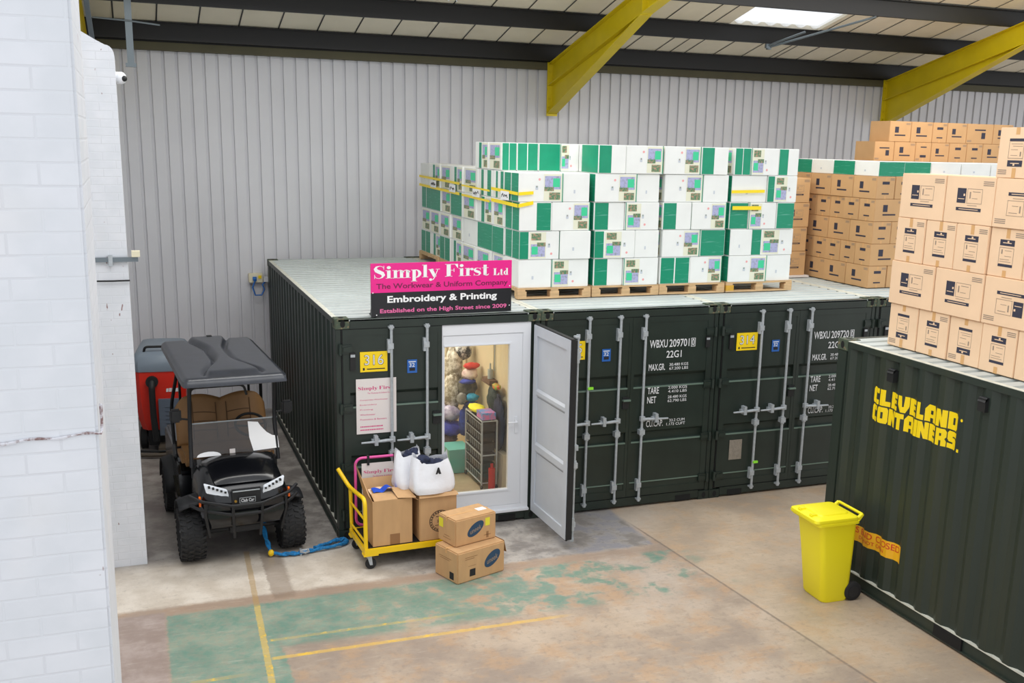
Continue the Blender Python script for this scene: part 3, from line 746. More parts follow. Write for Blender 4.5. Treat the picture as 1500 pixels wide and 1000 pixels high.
# --- first container of the row: fitted out as a shop
def build_shop_container():
    t = thing('shipping_container', 'dark green container at left of the row, fitted with a white glazed door', 'container', (0, 0, 0), 0, 'row of green shipping containers')
    container_shell(t)
    container_front(t, '316', None, opened=True)
    # insulated cream lining, visible through the glass
    b = MB()
    b.quad((CW - .11, .12, .165), (CW - .11, 5.9, .165), (CW - .11, 5.9, 2.5), (CW - .11, .12, 2.5)); b.quad((.11, .12, .165), (.11, 5.9, .165), (.11, 5.9, 2.5), (.11, .12, 2.5))
    b.quad((.11, 4.4, .165), (CW - .11, 4.4, .165), (CW - .11, 4.4, 2.5), (.11, 4.4, 2.5)); b.quad((.11, .1, 2.5), (CW - .11, .1, 2.5), (CW - .11, 5.9, 2.5), (.11, 5.9, 2.5))
    for yy in (1.35, 2.55): b.box(CW - .13, yy, .165, CW - .11, yy + .05, 2.5)
    b.build('lining', M_CREAMW, t, recalc=False)
    # glazed white door set in the opening
    g = bpy.data.objects.new('glazed_door', None); C.objects.link(g); g.parent = t; g.location = (0, 0, 0)
    b = MB()
    X0, X1, Z0, Z1 = 1.215, 2.325, .15, 2.47
    b.box(X0, .02, Z0, X0 + .03, .09, Z1); b.box(X1 - .10, .02, Z0, X1, .09, Z1); b.box(X0, .02, Z1 - .13, X1, .09, Z1); b.box(X0, .02, Z0, X1, .09, Z0 + .06)
    b.box(X0, -.03, Z0 - .02, X1, .06, Z0 + .012)
    b.build('door_frame', M_PVC, g, bevel=.006, label='white plastic door frame')
    b = MB(); x0, x1, z0, z1 = X0 + .03, X1 - .10, Z0 + .06, Z1 - .13
    b.box(x0, .03, z0, x0 + .02, .085, z1); b.box(x1 - .145, .03, z0, x1, .085, z1); b.box(x0, .03, z1 - .115, x1, .085, z1); b.box(x0, .03, z0, x1, .085, z0 + .19)
    b.box(x1 - .165, .022, z0 + .17, x1 - .14, .08, z1 - .1); b.box(x0 + .01, .022, z1 - .13, x1 - .14, .08, z1 - .108); b.box(x0 + .01, .022, z0 + .18, x1 - .14, .08, z0 + .205)
    b.build('sash', M_PVC, g, bevel=.005, label='white plastic door sash')
    b = MB(); b.box(x0 + .02, .052, z0 + .19, x1 - .145, .058, z1 - .115); b.build('glass_pane', M_GLASS, g)
    b = MB(); b.box(x1 - .09, .012, 1.12, x1 - .055, .03, 1.32); b.cyl((x1 - .072, .02, 1.26), (x1 - .072, -.03, 1.26), .012, 0, 8); b.tube([(x1 - .072, -.03, 1.26), (x1 - .19, -.03, 1.26)], .011, 0, 8); b.build('handle', M_PVC, g, smooth=40)
    # opened right leaf
    d = bpy.data.objects.new('open_door', None); C.objects.link(d); d.parent = t; d.location = (2.405, -.02, .13); d.rotation_euler = (0, 0, radians(-89.0))
    L, H = 1.06, 2.31          # local x runs outward from the hinge; local +y faces +X world (outer skin)
    b = MB(); b.box(0, -.035, 0, L, .02, H)
    b.build('leaf', M_GREEN, d)
    b = MB(); b.box(-.01, -.05, -.012, L + .012, -.03, .0); b.box(-.01, -.05, H, L + .012, .0, H + .014); b.box(L, -.05, 0, L + .016, .02, H); b.box(-.012, -.05, 0, 0, 0, H); b.build('gasket', M_GASK, d)
    zs = [(0, -.04), (.1, -.04), (.13, -.036), (.16, -.055), (.70, -.055), (.74, -.036), (.80, -.036), (.84, -.055), (1.42, -.055), (1.46, -.036), (1.53, -.036), (1.57, -.055), (2.14, -.055), (2.17, -.036), (2.22, -.04), (H, -.04)]
    b = MB(); n = len(zs)
    q0, q1 = .1, L - .1
    zz = [(z, -.037 if dd > -.05 else -.037) for z, dd in zs]
    b.box(.0, -.058, .0, .1, -.035, H); b.box(L - .1, -.058, 0, L, -.035, H); b.box(.1, -.058, H - .12, L - .1, -.035, H); b.box(.1, -.058, 0, L - .1, -.035, .12)
    for za, zb in ((.12, .76), (.90, 1.45), (1.56, H - .12)): 
        b.quad((.1, -.04, za), (L - .1, -.04, za), (L - .1, -.04, zb), (.1, -.04, zb))
    for za, zb in ((.76, .90), (1.45, 1.56)):
        b.prism([(.1, -.036, za), (.1, -.058, za + .035), (.1, -.058, zb - .035), (.1, -.036, zb)], (L - .2, 0, 0))
    b.build('inner_lining', M_LEAFIN, d, label='pale grey inner face of the open door')
    o = link('lock_rod', cached('rod', rod_mesh), d, (L - .07, .02, .0)); o.rotation_euler = (0, 0, pi)
    h = link('lock_handle', cached('handle', handle_mesh), d, (L - .07, .02, 1.06)); h.rotation_euler = (0, 0, pi); h.scale = (-1, 1, 1)
    return t
build_shop_container()
def build_row():
    specs = [(1, '315', '209701', 'dark green container with closed doors directly right of the open white door'),
             (2, '314', '209720', 'dark green container with closed doors numbered 314, third in the row'),
             (3, '313', '209715', 'dark green container mostly hidden behind the near container, fourth in the row'),
             (4, '312', '209716', 'dark green container at the far right end of the row under brown boxes')]
    for k, num, code, lab in specs:
        t = thing('shipping_container', lab, 'container', (k * (CW + .0013), 0, 0), 0, 'row of green shipping containers')
        container_shell(t, left=False, right=(k == 4))
        if k < 4:
            d = container_front(t, num, code)
            if k == 2:
                b = MB(); b.box(.185, -.008, .36, .375, -.004, .63); b.build('patch', mat('bare_metal_patch', (138, 130, 118), .6, var=.15, scale=40), d)
            if k < 3:
                z = .30 if k == 2 else 1.46
                b = MB(); b.box(.53, -.075, z, .60, -.05, z + .03); b.build('seal', mat('seal_green', (150, 236, 60), .4), d, label='bright green bolt seal')
build_row()

# --- near container seen from its long side
def bisect_to_corr(b, s0, X, sgn=1):
    pass
def on_side(mb, s_of, name, mats, parent, off=.004):
    """cut flat lettering built in (s, z) plane at the corrugation breaks and lay it on the side panel"""
    me = mb.mesh(name, mats, recalc=False); bm = bmesh.new(); bm.from_mesh(me)
    ss = [v.co.y for v in bm.verts]; a, c = min(ss), max(ss)
    for s in corr_pts(a, c)[1:-1]:
        g = bm.verts[:] + bm.edges[:] + bm.faces[:]
        bmesh.ops.bisect_plane(bm, geom=g, plane_co=(0, s, 0), plane_no=(0, 1, 0), dist=1e-5)
    for v in bm.verts: v.co.x = corr(v.co.y) + .005 - off
    bm.to_mesh(me); bm.free()
    return link(name, me, parent)
BLK = {   # block capitals as polygons in a 1 x 1 cell
    'C': [[(0, .14), (.1, 0), (.95, 0), (.95, .3), (.48, .3), (.48, .7), (.95, .7), (.95, 1), (.1, 1), (0, .86)]],
    'L': [[(0, 0), (.95, 0), (.95, .3), (.5, .3), (.5, 1), (0, 1)]],
    'E': [[(0, 0), (.95, 0), (.95, .27), (.5, .27), (.5, .40), (.9, .40), (.9, .62), (.5, .62), (.5, .73), (.95, .73), (.95, 1), (0, 1)]],
    'V': [[(0, 1), (.0, .45), (.3, 0), (.7, 0), (1, .45), (1, 1), (.62, 1), (.56, .35), (.44, .35), (.38, 1)]],
    'A': [[(0, 0), (0, .72), (.22, 1), (.78, 1), (1, .72), (1, 0), (.62, 0), (.62, .24), (.38, .24), (.38, 0)], ],
    'N': [[(0, 0), (0, 1), (.42, 1), (.62, .55), (.62, 1), (1, 1), (1, 0), (.6, 0), (.38, .45), (.38, 0)]],
    'D': [[(0, 0), (0, 1), (.84, 1), (1, .85), (1, .15), (.84, 0)]],
    'O': [[(0, .14), (.1, 0), (.9, 0), (1, .14), (1, .86), (.9, 1), (.1, 1), (0, .86)]],
    'T': [[(0, .7), (0, 1), (1, 1), (1, .7), (.72, .7), (.72, 0), (.28, 0), (.28, .7)]],
    'I': [[(0, 0), (0, 1), (1, 1), (1, 0)]],
    'R': [[(0, 0), (0, 1), (.85, 1), (1, .86), (1, .56), (.86, .44), (1, .3), (1, 0), (.6, 0), (.6, .32), (.4, .32), (.4, 0)]],
    'S': [[(0, 0), (0, .28), (.52, .28), (.52, .38), (.12, .38), (0, .5), (0, .88), (.12, 1), (1, 1), (1, .72), (.48, .72), (.48, .64), (.88, .64), (1, .52), (1, .12), (.88, 0)]],
    '.': [[(0, 0), (0, .22), (1, .22), (1, 0)]],
}
HOLE = {'A': (.40, .45, .60, .68), 'D': (.42, .3, .6, .7), 'O': (.4, .3, .6, .7), 'R': (.42, .58, .6, .74)}
def block_row(mb, word, s0, s1, z0, z1, wid):
    """word runs from s0 towards s1 (reading direction is decreasing y), local y = s"""
    tot = sum(wid); u = 0
    for ch, wd in zip(word, wid):
        a = s0 + (s1 - s0) * u / tot; c = s0 + (s1 - s0) * (u + wd * .93) / tot
        P = lambda x, y: (0, a + (c - a) * x, z0 + (z1 - z0) * y)
        for pl in BLK[ch]:
            bm = bmesh.new(); vs = [bm.verts.new(P(*p)) for p in pl]; bm.faces.new(vs).normal_update(); bmesh.ops.triangulate(bm, faces=bm.faces[:])
            idx = {v: i for i, v in enumerate(bm.verts)}
            mb.add([tuple(v.co) for v in bm.verts], [tuple(idx[v] for v in f.verts) for f in bm.faces], 0); bm.free()
        if ch in HOLE:
            x0, y0, x1, y1 = HOLE[ch]
            q = [(-.0015,) + P(*p)[1:] for p in ((x0, y0), (x1, y0), (x1, y1), (x0, y1))]
            mb.add(q, [(0, 1, 2, 3)], 1)
        u += wd
def build_near_container():
    # local frame: y runs from the far end (0) towards the viewer, x = 0 is the visible side
    t = thing('shipping_container', 'green container in the right foreground lettered in yellow on its side', 'container', (4.90, -2.36 - CD, 0))
    container_shell(t, True, True, green=M_GREEN2)
    b = MB()
    b.box(.162, CD - .07, .02, CW - .162, CD, .14); b.box(.162, CD - .07, CH - .11, CW - .162, CD, CH - .01); b.build('end_frame', M_GREEN2, t)
    Y = lambda wy: wy + 2.36 + CD      # world y -> local y
    mb = MB()
    block_row(mb, 'CLEVELAND', Y(-2.97), Y(-4.17), 2.035, 2.20, [1, 1, 1, 1, 1, .7, 1.25, 1, 1.1])
    block_row(mb, 'CONTAINERS', Y(-2.97), Y(-4.17), 1.855, 2.02, [.9, 1, 1.05, .9, 1.2, .45, 1, 1, .95, 1.1])
    mb2 = MB()
    # keep holes as real gaps: cut by a darker face laid a hair above
    mb.poly([(0, Y(-4.19), 1.855), (0, Y(-4.215), 1.855), (0, Y(-4.215), 1.885), (0, Y(-4.19), 1.885)], 0)
    mb.poly([(0, Y(-4.215) + .015 * cos(k * pi / 4), 2.16 + .015 * sin(k * pi / 4)) for k in range(8)], 0)
    holes = MB(); keep = MB()
    for f, m in zip(mb.f, mb.m):
        (holes if m == 1 else keep).add([mb.v[i] for i in f], [tuple(range(len(f)))], 0)
    on_side(keep, None, 'lettering', [M_LETY], t, .0015)
    on_side(holes, None, 'letter_counter', [M_GREEN2], t, .003)
    tp = MB()
    tp.poly([(0, Y(-2.66), .50), (0, Y(-3.61), .52), (0, Y(-3.61), .70), (0, Y(-2.66), .67)], 0)
    on_side(tp, None, 'sticker', [M_TAPEO], t, .0015)
    tx = MB()
    tx.text('THIS END CLOSED', lambda u, v: (0, Y(-2.74) - u, .605 + v - .01 + u * .018), .83, .068, 0, .012)
    tx.text('DO NOT OPEN', lambda u, v: (0, Y(-2.95) - u, .54 + v + u * .018), .42, .04, 0, .012)
    on_side(tx, None, 'sticker_lettering', [M_RED], t, .003)
    for wy in (-3.26, -4.46):
        b = MB(); b.box(-.035, Y(wy) - .045, 2.31, .03, Y(wy) + .045, 2.43); b.prism([(-.035, Y(wy) - .045, 2.40), (-.045, Y(wy) - .045, 2.40), (-.02, Y(wy) - .045, 2.44), (.01, Y(wy) - .045, 2.44)], (0, .09, 0))
        b.build('vent', M_GASK, t)
    for wy in (-4.35, -6.4):
        b = MB(); b.box(-.002, Y(wy) - .18, .03, .03, Y(wy) + .18, .145); b.build('fork_pocket', M_DARK, t)
build_near_container()

# ------------------------------------------------------------------ sign board on the shop container
def stroke(mb, fn, pts, widths, mi):
    for i in range(len(pts) - 1):
        (x0, y0), (x1, y1) = pts[i], pts[i + 1]
        def nrm(k):
            a = pts[max(k - 1, 0)]; c = pts[min(k + 1, len(pts) - 1)]; dx, dy = c[0] - a[0], c[1] - a[1]; l = math.hypot(dx, dy) or 1
            return -dy / l * widths[k] / 2, dx / l * widths[k] / 2
        n0 = nrm(i); n1 = nrm(i + 1)
        mb.poly([fn(x0 + n0[0], y0 + n0[1]), fn(x0 - n0[0], y0 - n0[1]), fn(x1 - n1[0], y1 - n1[1]), fn(x1 + n1[0], y1 + n1[1])], mi)
def disc(mb, fn, x, y, r, mi): mb.poly([fn(x + r * cos(k * pi / 6), y + r * sin(k * pi / 6)) for k in range(12)], mi)
def rect(mb, fn, x0, y0, x1, y1, mi): mb.poly([fn(x0, y0), fn(x1, y0), fn(x1, y1), fn(x0, y1)], mi)
def bowl(mb, fn, cx, cy, rx, ry, th, mi, a0=-90, a1=90):
    n = 12
    for i in range(n):
        t0 = radians(a0 + (a1 - a0) * i / n); t1 = radians(a0 + (a1 - a0) * (i + 1) / n)
        q = lambda t, k: fn(cx + (rx - k * th) * cos(t), cy + (ry - k * .05) * sin(t))
        mb.poly([q(t0, 0), q(t1, 0), q(t1, 1), q(t0, 1)], mi)
def fat_serif(mb, fn0, word, x, scale, mi):
    """fat-face roman lettering; cap height = scale, returns end x"""
    XH = .64
    for ch in word:
        fn = lambda u, v, x=x: fn0(x + u * scale, v * scale)
        st = lambda a, y0, y1, w_=.2: rect(mb, fn, a, y0, a + w_, y1, mi)
        if ch in 'Ss':
            H = 1.0 if ch == 'S' else XH; W = .62 if ch == 'S' else .46
            P = [(.93, .80), (.8, .93), (.55, .98), (.25, .92), (.14, .76), (.25, .62), (.5, .52), (.76, .42), (.88, .27), (.76, .10), (.5, .02), (.22, .06), (.06, .22)]
            Wd = [.03, .035, .04, .11, .2, .25, .27, .26, .2, .1, .04, .035, .03]
            stroke(mb, fn, [(a * W, c * H) for a, c in P], [q * (1 if ch == 'S' else .75) for q in Wd], mi)
            rect(mb, fn, W * .9, H * .7, W * .95, H, mi); rect(mb, fn, W * .03, 0, W * .08, H * .32, mi); adv = W + .06
        elif ch == 'i':
            st(.08, 0, XH); rect(mb, fn, 0, 0, .36, .035, mi); rect(mb, fn, 0, XH - .04, .2, XH, mi); disc(mb, fn, .18, .85, .12, mi); adv = .39
        elif ch == 'm':
            for a in (.08, .44, .80): st(a, 0, XH - (0 if a < .1 else .08), .19); rect(mb, fn, a - .08, 0, a + .27, .035, mi)
            rect(mb, fn, 0, XH - .04, .2, XH, mi)
            for a in (.25, .61): stroke(mb, fn, [(a, XH * .78), (a + .1, XH - .05), (a + .22, XH - .02), (a + .33, XH - .1), (a + .37, XH - .2)], [.03, .04, .06, .14, .19], mi)
            adv = 1.10
        elif ch == 'p':
            st(.08, -.3, XH); rect(mb, fn, 0, -.3, .36, -.265, mi); rect(mb, fn, 0, XH - .04, .2, XH, mi); bowl(mb, fn, .27, XH / 2, .34, XH / 2 + .01, .19, mi); adv = .66
        elif ch == 'l':
            st(.08, 0, 1); rect(mb, fn, 0, 0, .36, .035, mi); rect(mb, fn, 0, .96, .2, 1, mi); adv = .39
        elif ch == 'y':
            stroke(mb, fn, [(.13, XH), (.38, .02)], [.22, .2], mi); stroke(mb, fn, [(.56, XH), (.36, -.02), (.26, -.2), (.14, -.25)], [.04, .05, .05, .05], mi)
            disc(mb, fn, .12, -.2, .1, mi); rect(mb, fn, -.02, XH - .035, .32, XH, mi); rect(mb, fn, .42, XH - .035, .68, XH, mi); adv = .66
        elif ch == 'F':
            st(.1, 0, 1, .25); rect(mb, fn, 0, 0, .45, .035, mi); rect(mb, fn, 0, .965, .8, 1, mi); rect(mb, fn, .35, .48, .56, .515, mi)
            mb.poly([fn(.8, 1), fn(.6, .97), fn(.78, .66), fn(.8, .66)], mi); rect(mb, fn, .53, .36, .57, .64, mi); adv = .84
        elif ch == 'r':
            st(.08, 0, XH); rect(mb, fn, 0, 0, .36, .035, mi); rect(mb, fn, 0, XH - .04, .2, XH, mi)
            stroke(mb, fn, [(.27, XH * .7), (.33, XH - .06), (.42, XH - .02)], [.03, .05, .06], mi); disc(mb, fn, .44, XH - .1, .1, mi); adv = .54
        elif ch == 't':
            st(.1, .04, .86); rect(mb, fn, 0, XH - .035, .42, XH, mi); stroke(mb, fn, [(.2, .1), (.28, .02), (.38, .03), (.44, .14)], [.18, .09, .05, .03], mi); adv = .46
        elif ch == 'L':
            st(.1, 0, 1, .25); rect(mb, fn, 0, 0, .75, .035, mi); rect(mb, fn, 0, .965, .46, 1, mi); mb.poly([fn(.76, .4), fn(.73, .4), fn(.5, .03), fn(.76, .0)], mi); adv = .82
        elif ch == 'd':
            st(.34, 0, 1); rect(mb, fn, .26, .96, .45, 1, mi); rect(mb, fn, .5, 0, .62, .035, mi); bowl(mb, fn, .36, XH / 2, .34, XH / 2 + .01, .19, mi, 90, 270); adv = .64
        else: adv = .3
        x += adv * scale
    return x
def serif_width(word): 
    m = MB(); return fat_serif(m, lambda u, v: (u, v, 0), word, 0, 1, 0)
def build_sign():
    L, H = 1.69, .60
    t = thing('sign_board', 'pink and black company sign board standing on the shop container roof', 'sign', (.41, .012, CH + .0), radians(3.2))
    b = MB(); b.box(0, 0, 0, L, .02, .274, 1); b.box(0, 0, .274, L, .02, H, 0); b.build('panel', [M_PINK, M_SIGNK], t)
    b = MB(); F = lambda u, v: (u, -.002, v)
    k = serif_width('Simply'); s = .765 / k; fat_serif(b, F, 'Simply', .035, s, 0)
    k = serif_width('First'); s2 = .54 / k; fat_serif(b, lambda u, v: (u, -.002, v * s / s2), 'First', .865, s2, 0)
    b.v = [(p[0], p[1], p[2]) for p in b.v]
    sc = b.v; b2 = MB()
    b2.add([(p[0], p[1], .432 + p[2] * (.142 / s)) for p in b.v], b.f, 0)
    m = MB(); k = serif_width('Ltd'); s3 = .195 / k; fat_serif(m, F, 'Ltd', 1.455, s3, 0)
    b2.add([(p[0], p[1], .43 + p[2] * (.08 / s3)) for p in m.v], m.f, 0)
    b2.text('The Workwear & Uniform Company', lambda u, v: (.06 + u, -.002, .298 + v), 1.58, .078, 1, .012)
    b2.text('Embroidery & Printing', lambda u, v: (.185 + u, -.002, .135 + v), 1.32, .10, 0, .028)
    b2.text('Established on the High Street since 2009', lambda u, v: (.10 + u, -.002, .03 + v), 1.53, .062, 2, .022)
    for x, z in ((.02, .275), (L - .025, .30), (.06, .025), (L - .025, .07)): disc(b2, lambda u, v: (u, -.003, v), x, z, .007, 0)
    b2.build('lettering', [M_SIGNW, M_SIGNM, M_SIGNP], t, recalc=False)
    for x in (.04, L - .06):
        b = MB(); b.prism([(x, .02, .36), (x, .03, .36), (x, .2, .012), (x, .17, .012)], (.03, 0, 0)); b.box(x, .0, .0, x + .03, .24, .012); b.build('stand_leg', M_GASK, t)
build_sign()
def poster_mesh(w, h, simple=False):
    b = MB(); b.box(0, 0, 0, w, .004, h, 0)
    F = lambda u, v: (u, -.001, v)
    m = MB(); k = serif_width('Simply First'); s = w * .86 / k; fat_serif(m, F, 'Simply First', w * .05, s, 1)
    b.add([(p[0], p[1], h * .80 + p[2] * (h * .062 / s)) for p in m.v], m.f, 1)
    tx = lambda body, x, z, ww, hh: b.text(body, lambda u, v: (w * x + u, -.001, h * z + v), w * ww, h * hh, 1, .004)
    tx('The Workwear & Uniform Co', .28, .725, .55, .028)
    for i, (body, ww) in enumerate((('Corporate Workwear', .7), ('Embroidery', .42), ('Printing', .32), ('Workwear', .38), ('Promotion & Banners', .66))):
        tx(body, .09, .60 - i * .088 + (.02 if i > 4 else 0), ww, .03)
    R = random.Random(3)
    for z in (.12, .06):      # two blurred contact lines
        x = .09
        while x < .66:
            q = R.uniform(.02, .05); b.poly([F(w * x, h * z), F(w * (x + q), h * z), F(w * (x + q), h * (z + .022)), F(w * x, h * (z + .022))], 1); x += q + .01
    return b
def build_posters():
    b = poster_mesh(.46, .64); o = b.build('poster', [M_PAPER, M_PAPERP], recalc=False); o.location = (.22, -.012, 1.26)
    tag(o, 'cream poster with pink print stuck on the container door', 'poster')
    o.rotation_euler = (0, 0, 0)
    t = thing('poster_stand', 'pink tubular frame holding a poster, standing behind the cardboard box on the trolley', 'poster stand', (.14, -.30, .262), radians(0))
    pts = []; W, H, r = .56, .79, .08
    for cx, cz, a0 in ((r, r, 180), (W - r, r, 270), (W - r, H - r, 0), (r, H - r, 90)):
        for k in range(6):
            a = radians(a0 + k * 18); pts.append((cx + r * cos(a), 0, cz + r * sin(a) + .016))
    b = MB(); b.tube(pts, .016, 0, 8, close=True); b.build('tube_frame', M_PINKT, t, smooth=60)
    p = poster_mesh(.44, .60).build('panel', [M_PAPER, M_PAPERP], t, (.07, -.005, .14), recalc=False)
    for x in (.13, .43):
        b = MB(); b.box(x, -.022, H - .07, x + .025, .02, H + .04); b.build('clip', M_GASK, t)
build_posters()

# ------------------------------------------------------------------ pallets and cartons
def pallet(loc, rotz, lab, w=.98, d=1.15, m=M_WOOD, group='wooden pallets under the white boxes'):
    """origin at the front-left bottom corner; front edge along local x"""
    t = thing('pallet', lab, 'pallet', loc, rotz, group)
    b = MB(); n = 6
    for i in range(n): b.box(0, i * d / n + .005, .115, w, (i + 1) * d / n - .02, .137)
    for x in (0, w / 2 - .05, w - .1): b.box(x, 0, .095, x + .1, d, .115)
    b.build('deck', M_WOOD, t)
    for x in (0, w / 2 - .06, w - .12):
        for y in (0, d - .12): 
            b = MB(); b.box(x, y, .02, x + .12, y + .12, .095); b.build('block', m if (x == 0 and y == 0) else M_WOOD, t)
    for y in (0, d - .1):
        b = MB(); b.box(0, y, 0, w, y + .1, .02); b.build('bottom_board', M_WOOD, t)
    return t
# white printed boxes --------------------------------------------------
W_MATS = [M_WBOX, M_WBOXC, M_BGREEN, M_BPIC, M_BTEAL, M_BSCR, M_BDOT, M_BTXT, M_BGREEN2]
def print_face(b, style, fn, w, h, deep):
    """fn(u, v) point on the face; style string names the artwork"""
    G = 8 if deep else 2
    def R(u0, v0, u1, v1, mi, lift=.0012): b.poly([fn(u0 * w, v0 * h, lift), fn(u1 * w, v0 * h, lift), fn(u1 * w, v1 * h, lift), fn(u0 * w, v1 * h, lift)], mi)
    def pic(u0, u1, up):
        um = u0 + (u1 - u0) * .5
        if up:
            R(u0, .04, u1, .96, 1); R(u0 + .02, .44, u1 - .03, .90, 3, .002)
            R(um, .52, u1 - .05, .82, 4, .003); R(u0 + .01, .38, um + .02, .52, 5, .003)
            R(um - .08, .08, u1 - .04, .33, 5, .003)
        else:
            R(u0, .04, u1, .96, 1); R(u0 + .03, .10, u1 - .02, .54, 3, .002)
            R(u0 + .05, .18, um, .46, 4, .003); R(um - .02, .46, u1 - .01, .60, 5, .003)
            R(u0 + .04, .68, um + .08, .92, 5, .003)
    def dots(u, up):
        z = .78 if up else .2
        b.poly([fn(u * w + .016 * cos(k * pi / 4), z * h + .016 * sin(k * pi / 4), .002) for k in range(8)], 6)
        R(u - .09, .42, u - .03, .56, 7, .002); R(u - .07, .50, u - .05, .56, 5, .003)
    if style == 'P': pic(.56, .97, True); dots(.46, True); R(.975, .0, .995, 1, 8)
    elif style == 'p': pic(.04, .46, False); dots(.58, False); R(.005, .0, .025, 1, 8)
    elif style == 'gp': R(.0, .02, .22, .98, G); pic(.25, .66, False); dots(.8, False)
    elif style == 'Gw': R(.03, .02, .47, .98, G)
    elif style == 'wG': R(.53, .02, .97, .98, G)
    elif style == 'G': R(.02, .02, .98, .98, G)
    elif style == 'GG': R(.03, .02, .47, .98, G); R(.51, .02, .97, .98, G)
    elif style == 'Pn': pic(.12, .88, True)
    elif style == 'gs': R(.30, .02, .5, .98, G); pic(.56, .98, True)
    elif style == 'ss': R(.2, .02, .36, .98, G); R(.6, .02, .84, .98, G)
    elif style == 'W': R(.4, .3, .46, .42, 7); 
def white_box(x, y, z, w, d, h, fs, ss, deep, label, group):
    """front face -y, left face -x"""
    key = ('wb', round(w, 3), round(d, 3), round(h, 3), fs, ss, deep)
    def f():
        b = MB(); b.box(0, 0, 0, w, d, h, 0)
        me0 = b.mesh('t', [M_WBOX], bevel=.006); b = MB()
        b.add([tuple(v.co) for v in me0.vertices], [tuple(p.vertices) for p in me0.polygons], 0)
        print_face(b, fs, lambda u, v, l: (u, -l, v), w, h, deep)
        print_face(b, ss, lambda u, v, l: (-l, d - u, v), d, h, deep)
        return b.mesh('white_box', W_MATS, recalc=False)
    o = link('white_box', cached(key, f), None, (x, y, z)); o.rotation_euler = (0, 0, WR.uniform(-.009, .009) if y < 1.2 else 0)
    return tag(o, label, 'box', group)
TOP = CH + .004
ZP = TOP + .137
WR = random.Random(21)      # load level on a pallet on a container
HL = .36
def build_white_stacks():
    grp = 'white printed boxes stacked on the containers'
    pals = [(2.49, .97, 'pallet next to the sign'), (3.52, .93, 'second front pallet'), (4.50, .96, 'third front pallet'), (5.53, 1.02, 'fourth front pallet')]
    pl = ['wooden pallet right beside the pink sign', 'wooden pallet second along from the pink sign', 'wooden pallet third along from the pink sign', 'wooden pallet with one yellow corner block, last before the gap']
    spec = [
        [[('W', .46), ('p', .54)], [('gp', .56), ('W', .44)], [('wG', .45), ('P', .55)], [('P', .62), ('W', .38)]],
        [[('Gw', .45), ('p', .55)], [('gp', .62), ('W', .38)], [('Gw', .47), ('p', .53)], [('P', .64), ('W', .36)], [('Gw', .42), ('P', .58)]],
        [[('GG', .48), ('P', .52)], [('P', .6), ('G', .4)], [('Gw', .45), ('P', .55)], [('P', .6), ('W', .4)], [('P', .57), ('Gw', .43)]],
        [[('P', .6), ('W', .4)], [('W', .34), ('gp', .66)], [('G', .29), ('p', .43), ('G', .28)], [('W', .54), ('gp', .46)], [('GG', .25), ('p', .43), ('Gw', .32)]]]
    R = random.Random(5)
    for k, (x0, wd, nm) in enumerate(pals):
        pallet((x0 - .01, .93, TOP), 0, pl[k], wd + .04, 1.05, M_WOODY if k == 3 else M_WOOD)
        for li, row in enumerate(spec[k]):
            n = len(row); x = x0 + R.uniform(-.015, .02); z = ZP + li * HL
            for i, (st, fr) in enumerate(row):
                wbx = wd * fr
                side = R.choice(['Pn', 'GG', 'W', 'gs'])
                if k > 0 and i == 0 and side == 'W': side = 'G'
                white_box(x, .95 + R.uniform(-.02, .015), z, wbx - .006, .54, HL - .004, st, side, li > 3,
                          f'white printed box, {ORD[i]} from left, {LAY[li]} layer, front of {nm}', grp)
                x += wbx
    # the pallets behind, seen on their left flank only
    flank = [('front', .95 + .56, 1.98, ['Pn', 'G', 'Pn', 'ss'], 1), ('middle', 2.0, 3.33, ['Pn', 'G', 'gs', 'ss'], 2), ('rear', 3.36, 5.70, ['gs', 'Pn', 'G', 'gs'], 4)]
    for nm, y0, y1, sty, n in flank:
        for li in range(4):
            dd = (y1 - y0) / n
            for i in range(n):
                st = sty[li] if i % 2 == 0 else R.choice(['Pn', 'GG', 'W', 'Pn'])
                white_box(2.49 + R.uniform(-.015, .015), y0 + i * dd, ZP + li * HL, .46, dd - .006, HL - .004, 'W', st, False,
                          f'white printed box, left flank, {LAY[li]} layer, {ORD[n - 1 - i]} along on the {nm} pallet', grp)
    pallet((2.48, 2.0, TOP), 0, 'wooden pallet behind the pink sign, under the middle white stack', .98, 1.33)
    pallet((2.48, 3.37, TOP), 0, 'wooden pallet in the rear white stack just behind the middle one', .98, 1.16)
    pallet((2.46, 4.55, TOP), 0, 'wooden pallet at the rear left corner nearest the cladding wall', .98, 1.16)
    # raised row: a fifth layer standing back on the stack beside the sign
    z = ZP + 4 * HL; x = 2.5
    for i, (st, wbx, side, yy, dd) in enumerate((('GG', .21, 'Pn', 1.67, .55), ('GG', .30, 'W', 1.67, .5), ('G', .31, 'W', 1.66, .5), ('p', .27, 'W', 1.67, .5), ('P', .30, 'W', 1.66, .5))):
        white_box(x, yy, z, wbx - .006, dd, HL - .004, st, side, True, f'white printed box on top of the stack beside the sign, {ORD[i]} from left', grp); x += wbx
    white_box(2.5, 2.24, z, .46, .55, HL - .004, 'W', 'gs', True, 'white printed box on top of the stack, behind the first green-banded one', grp)
    white_box(2.96, 2.2, z, .5, .5, HL - .004, 'W', 'W', True, 'white box on the top row tucked behind the green-banded boxes', grp)
    b = MB(); b.box(2.97, 1.53, ZP, 3.90, 2.65, ZP + 4 * HL - .004)
    tag(b.build('box_stack', M_WBOX, bevel=.01), 'plain white box stack at the heart of the pallet load beside the sign', 'boxes', None, 'stuff')
    # tape bands and paper notes
    zt = ZP + 3 * HL
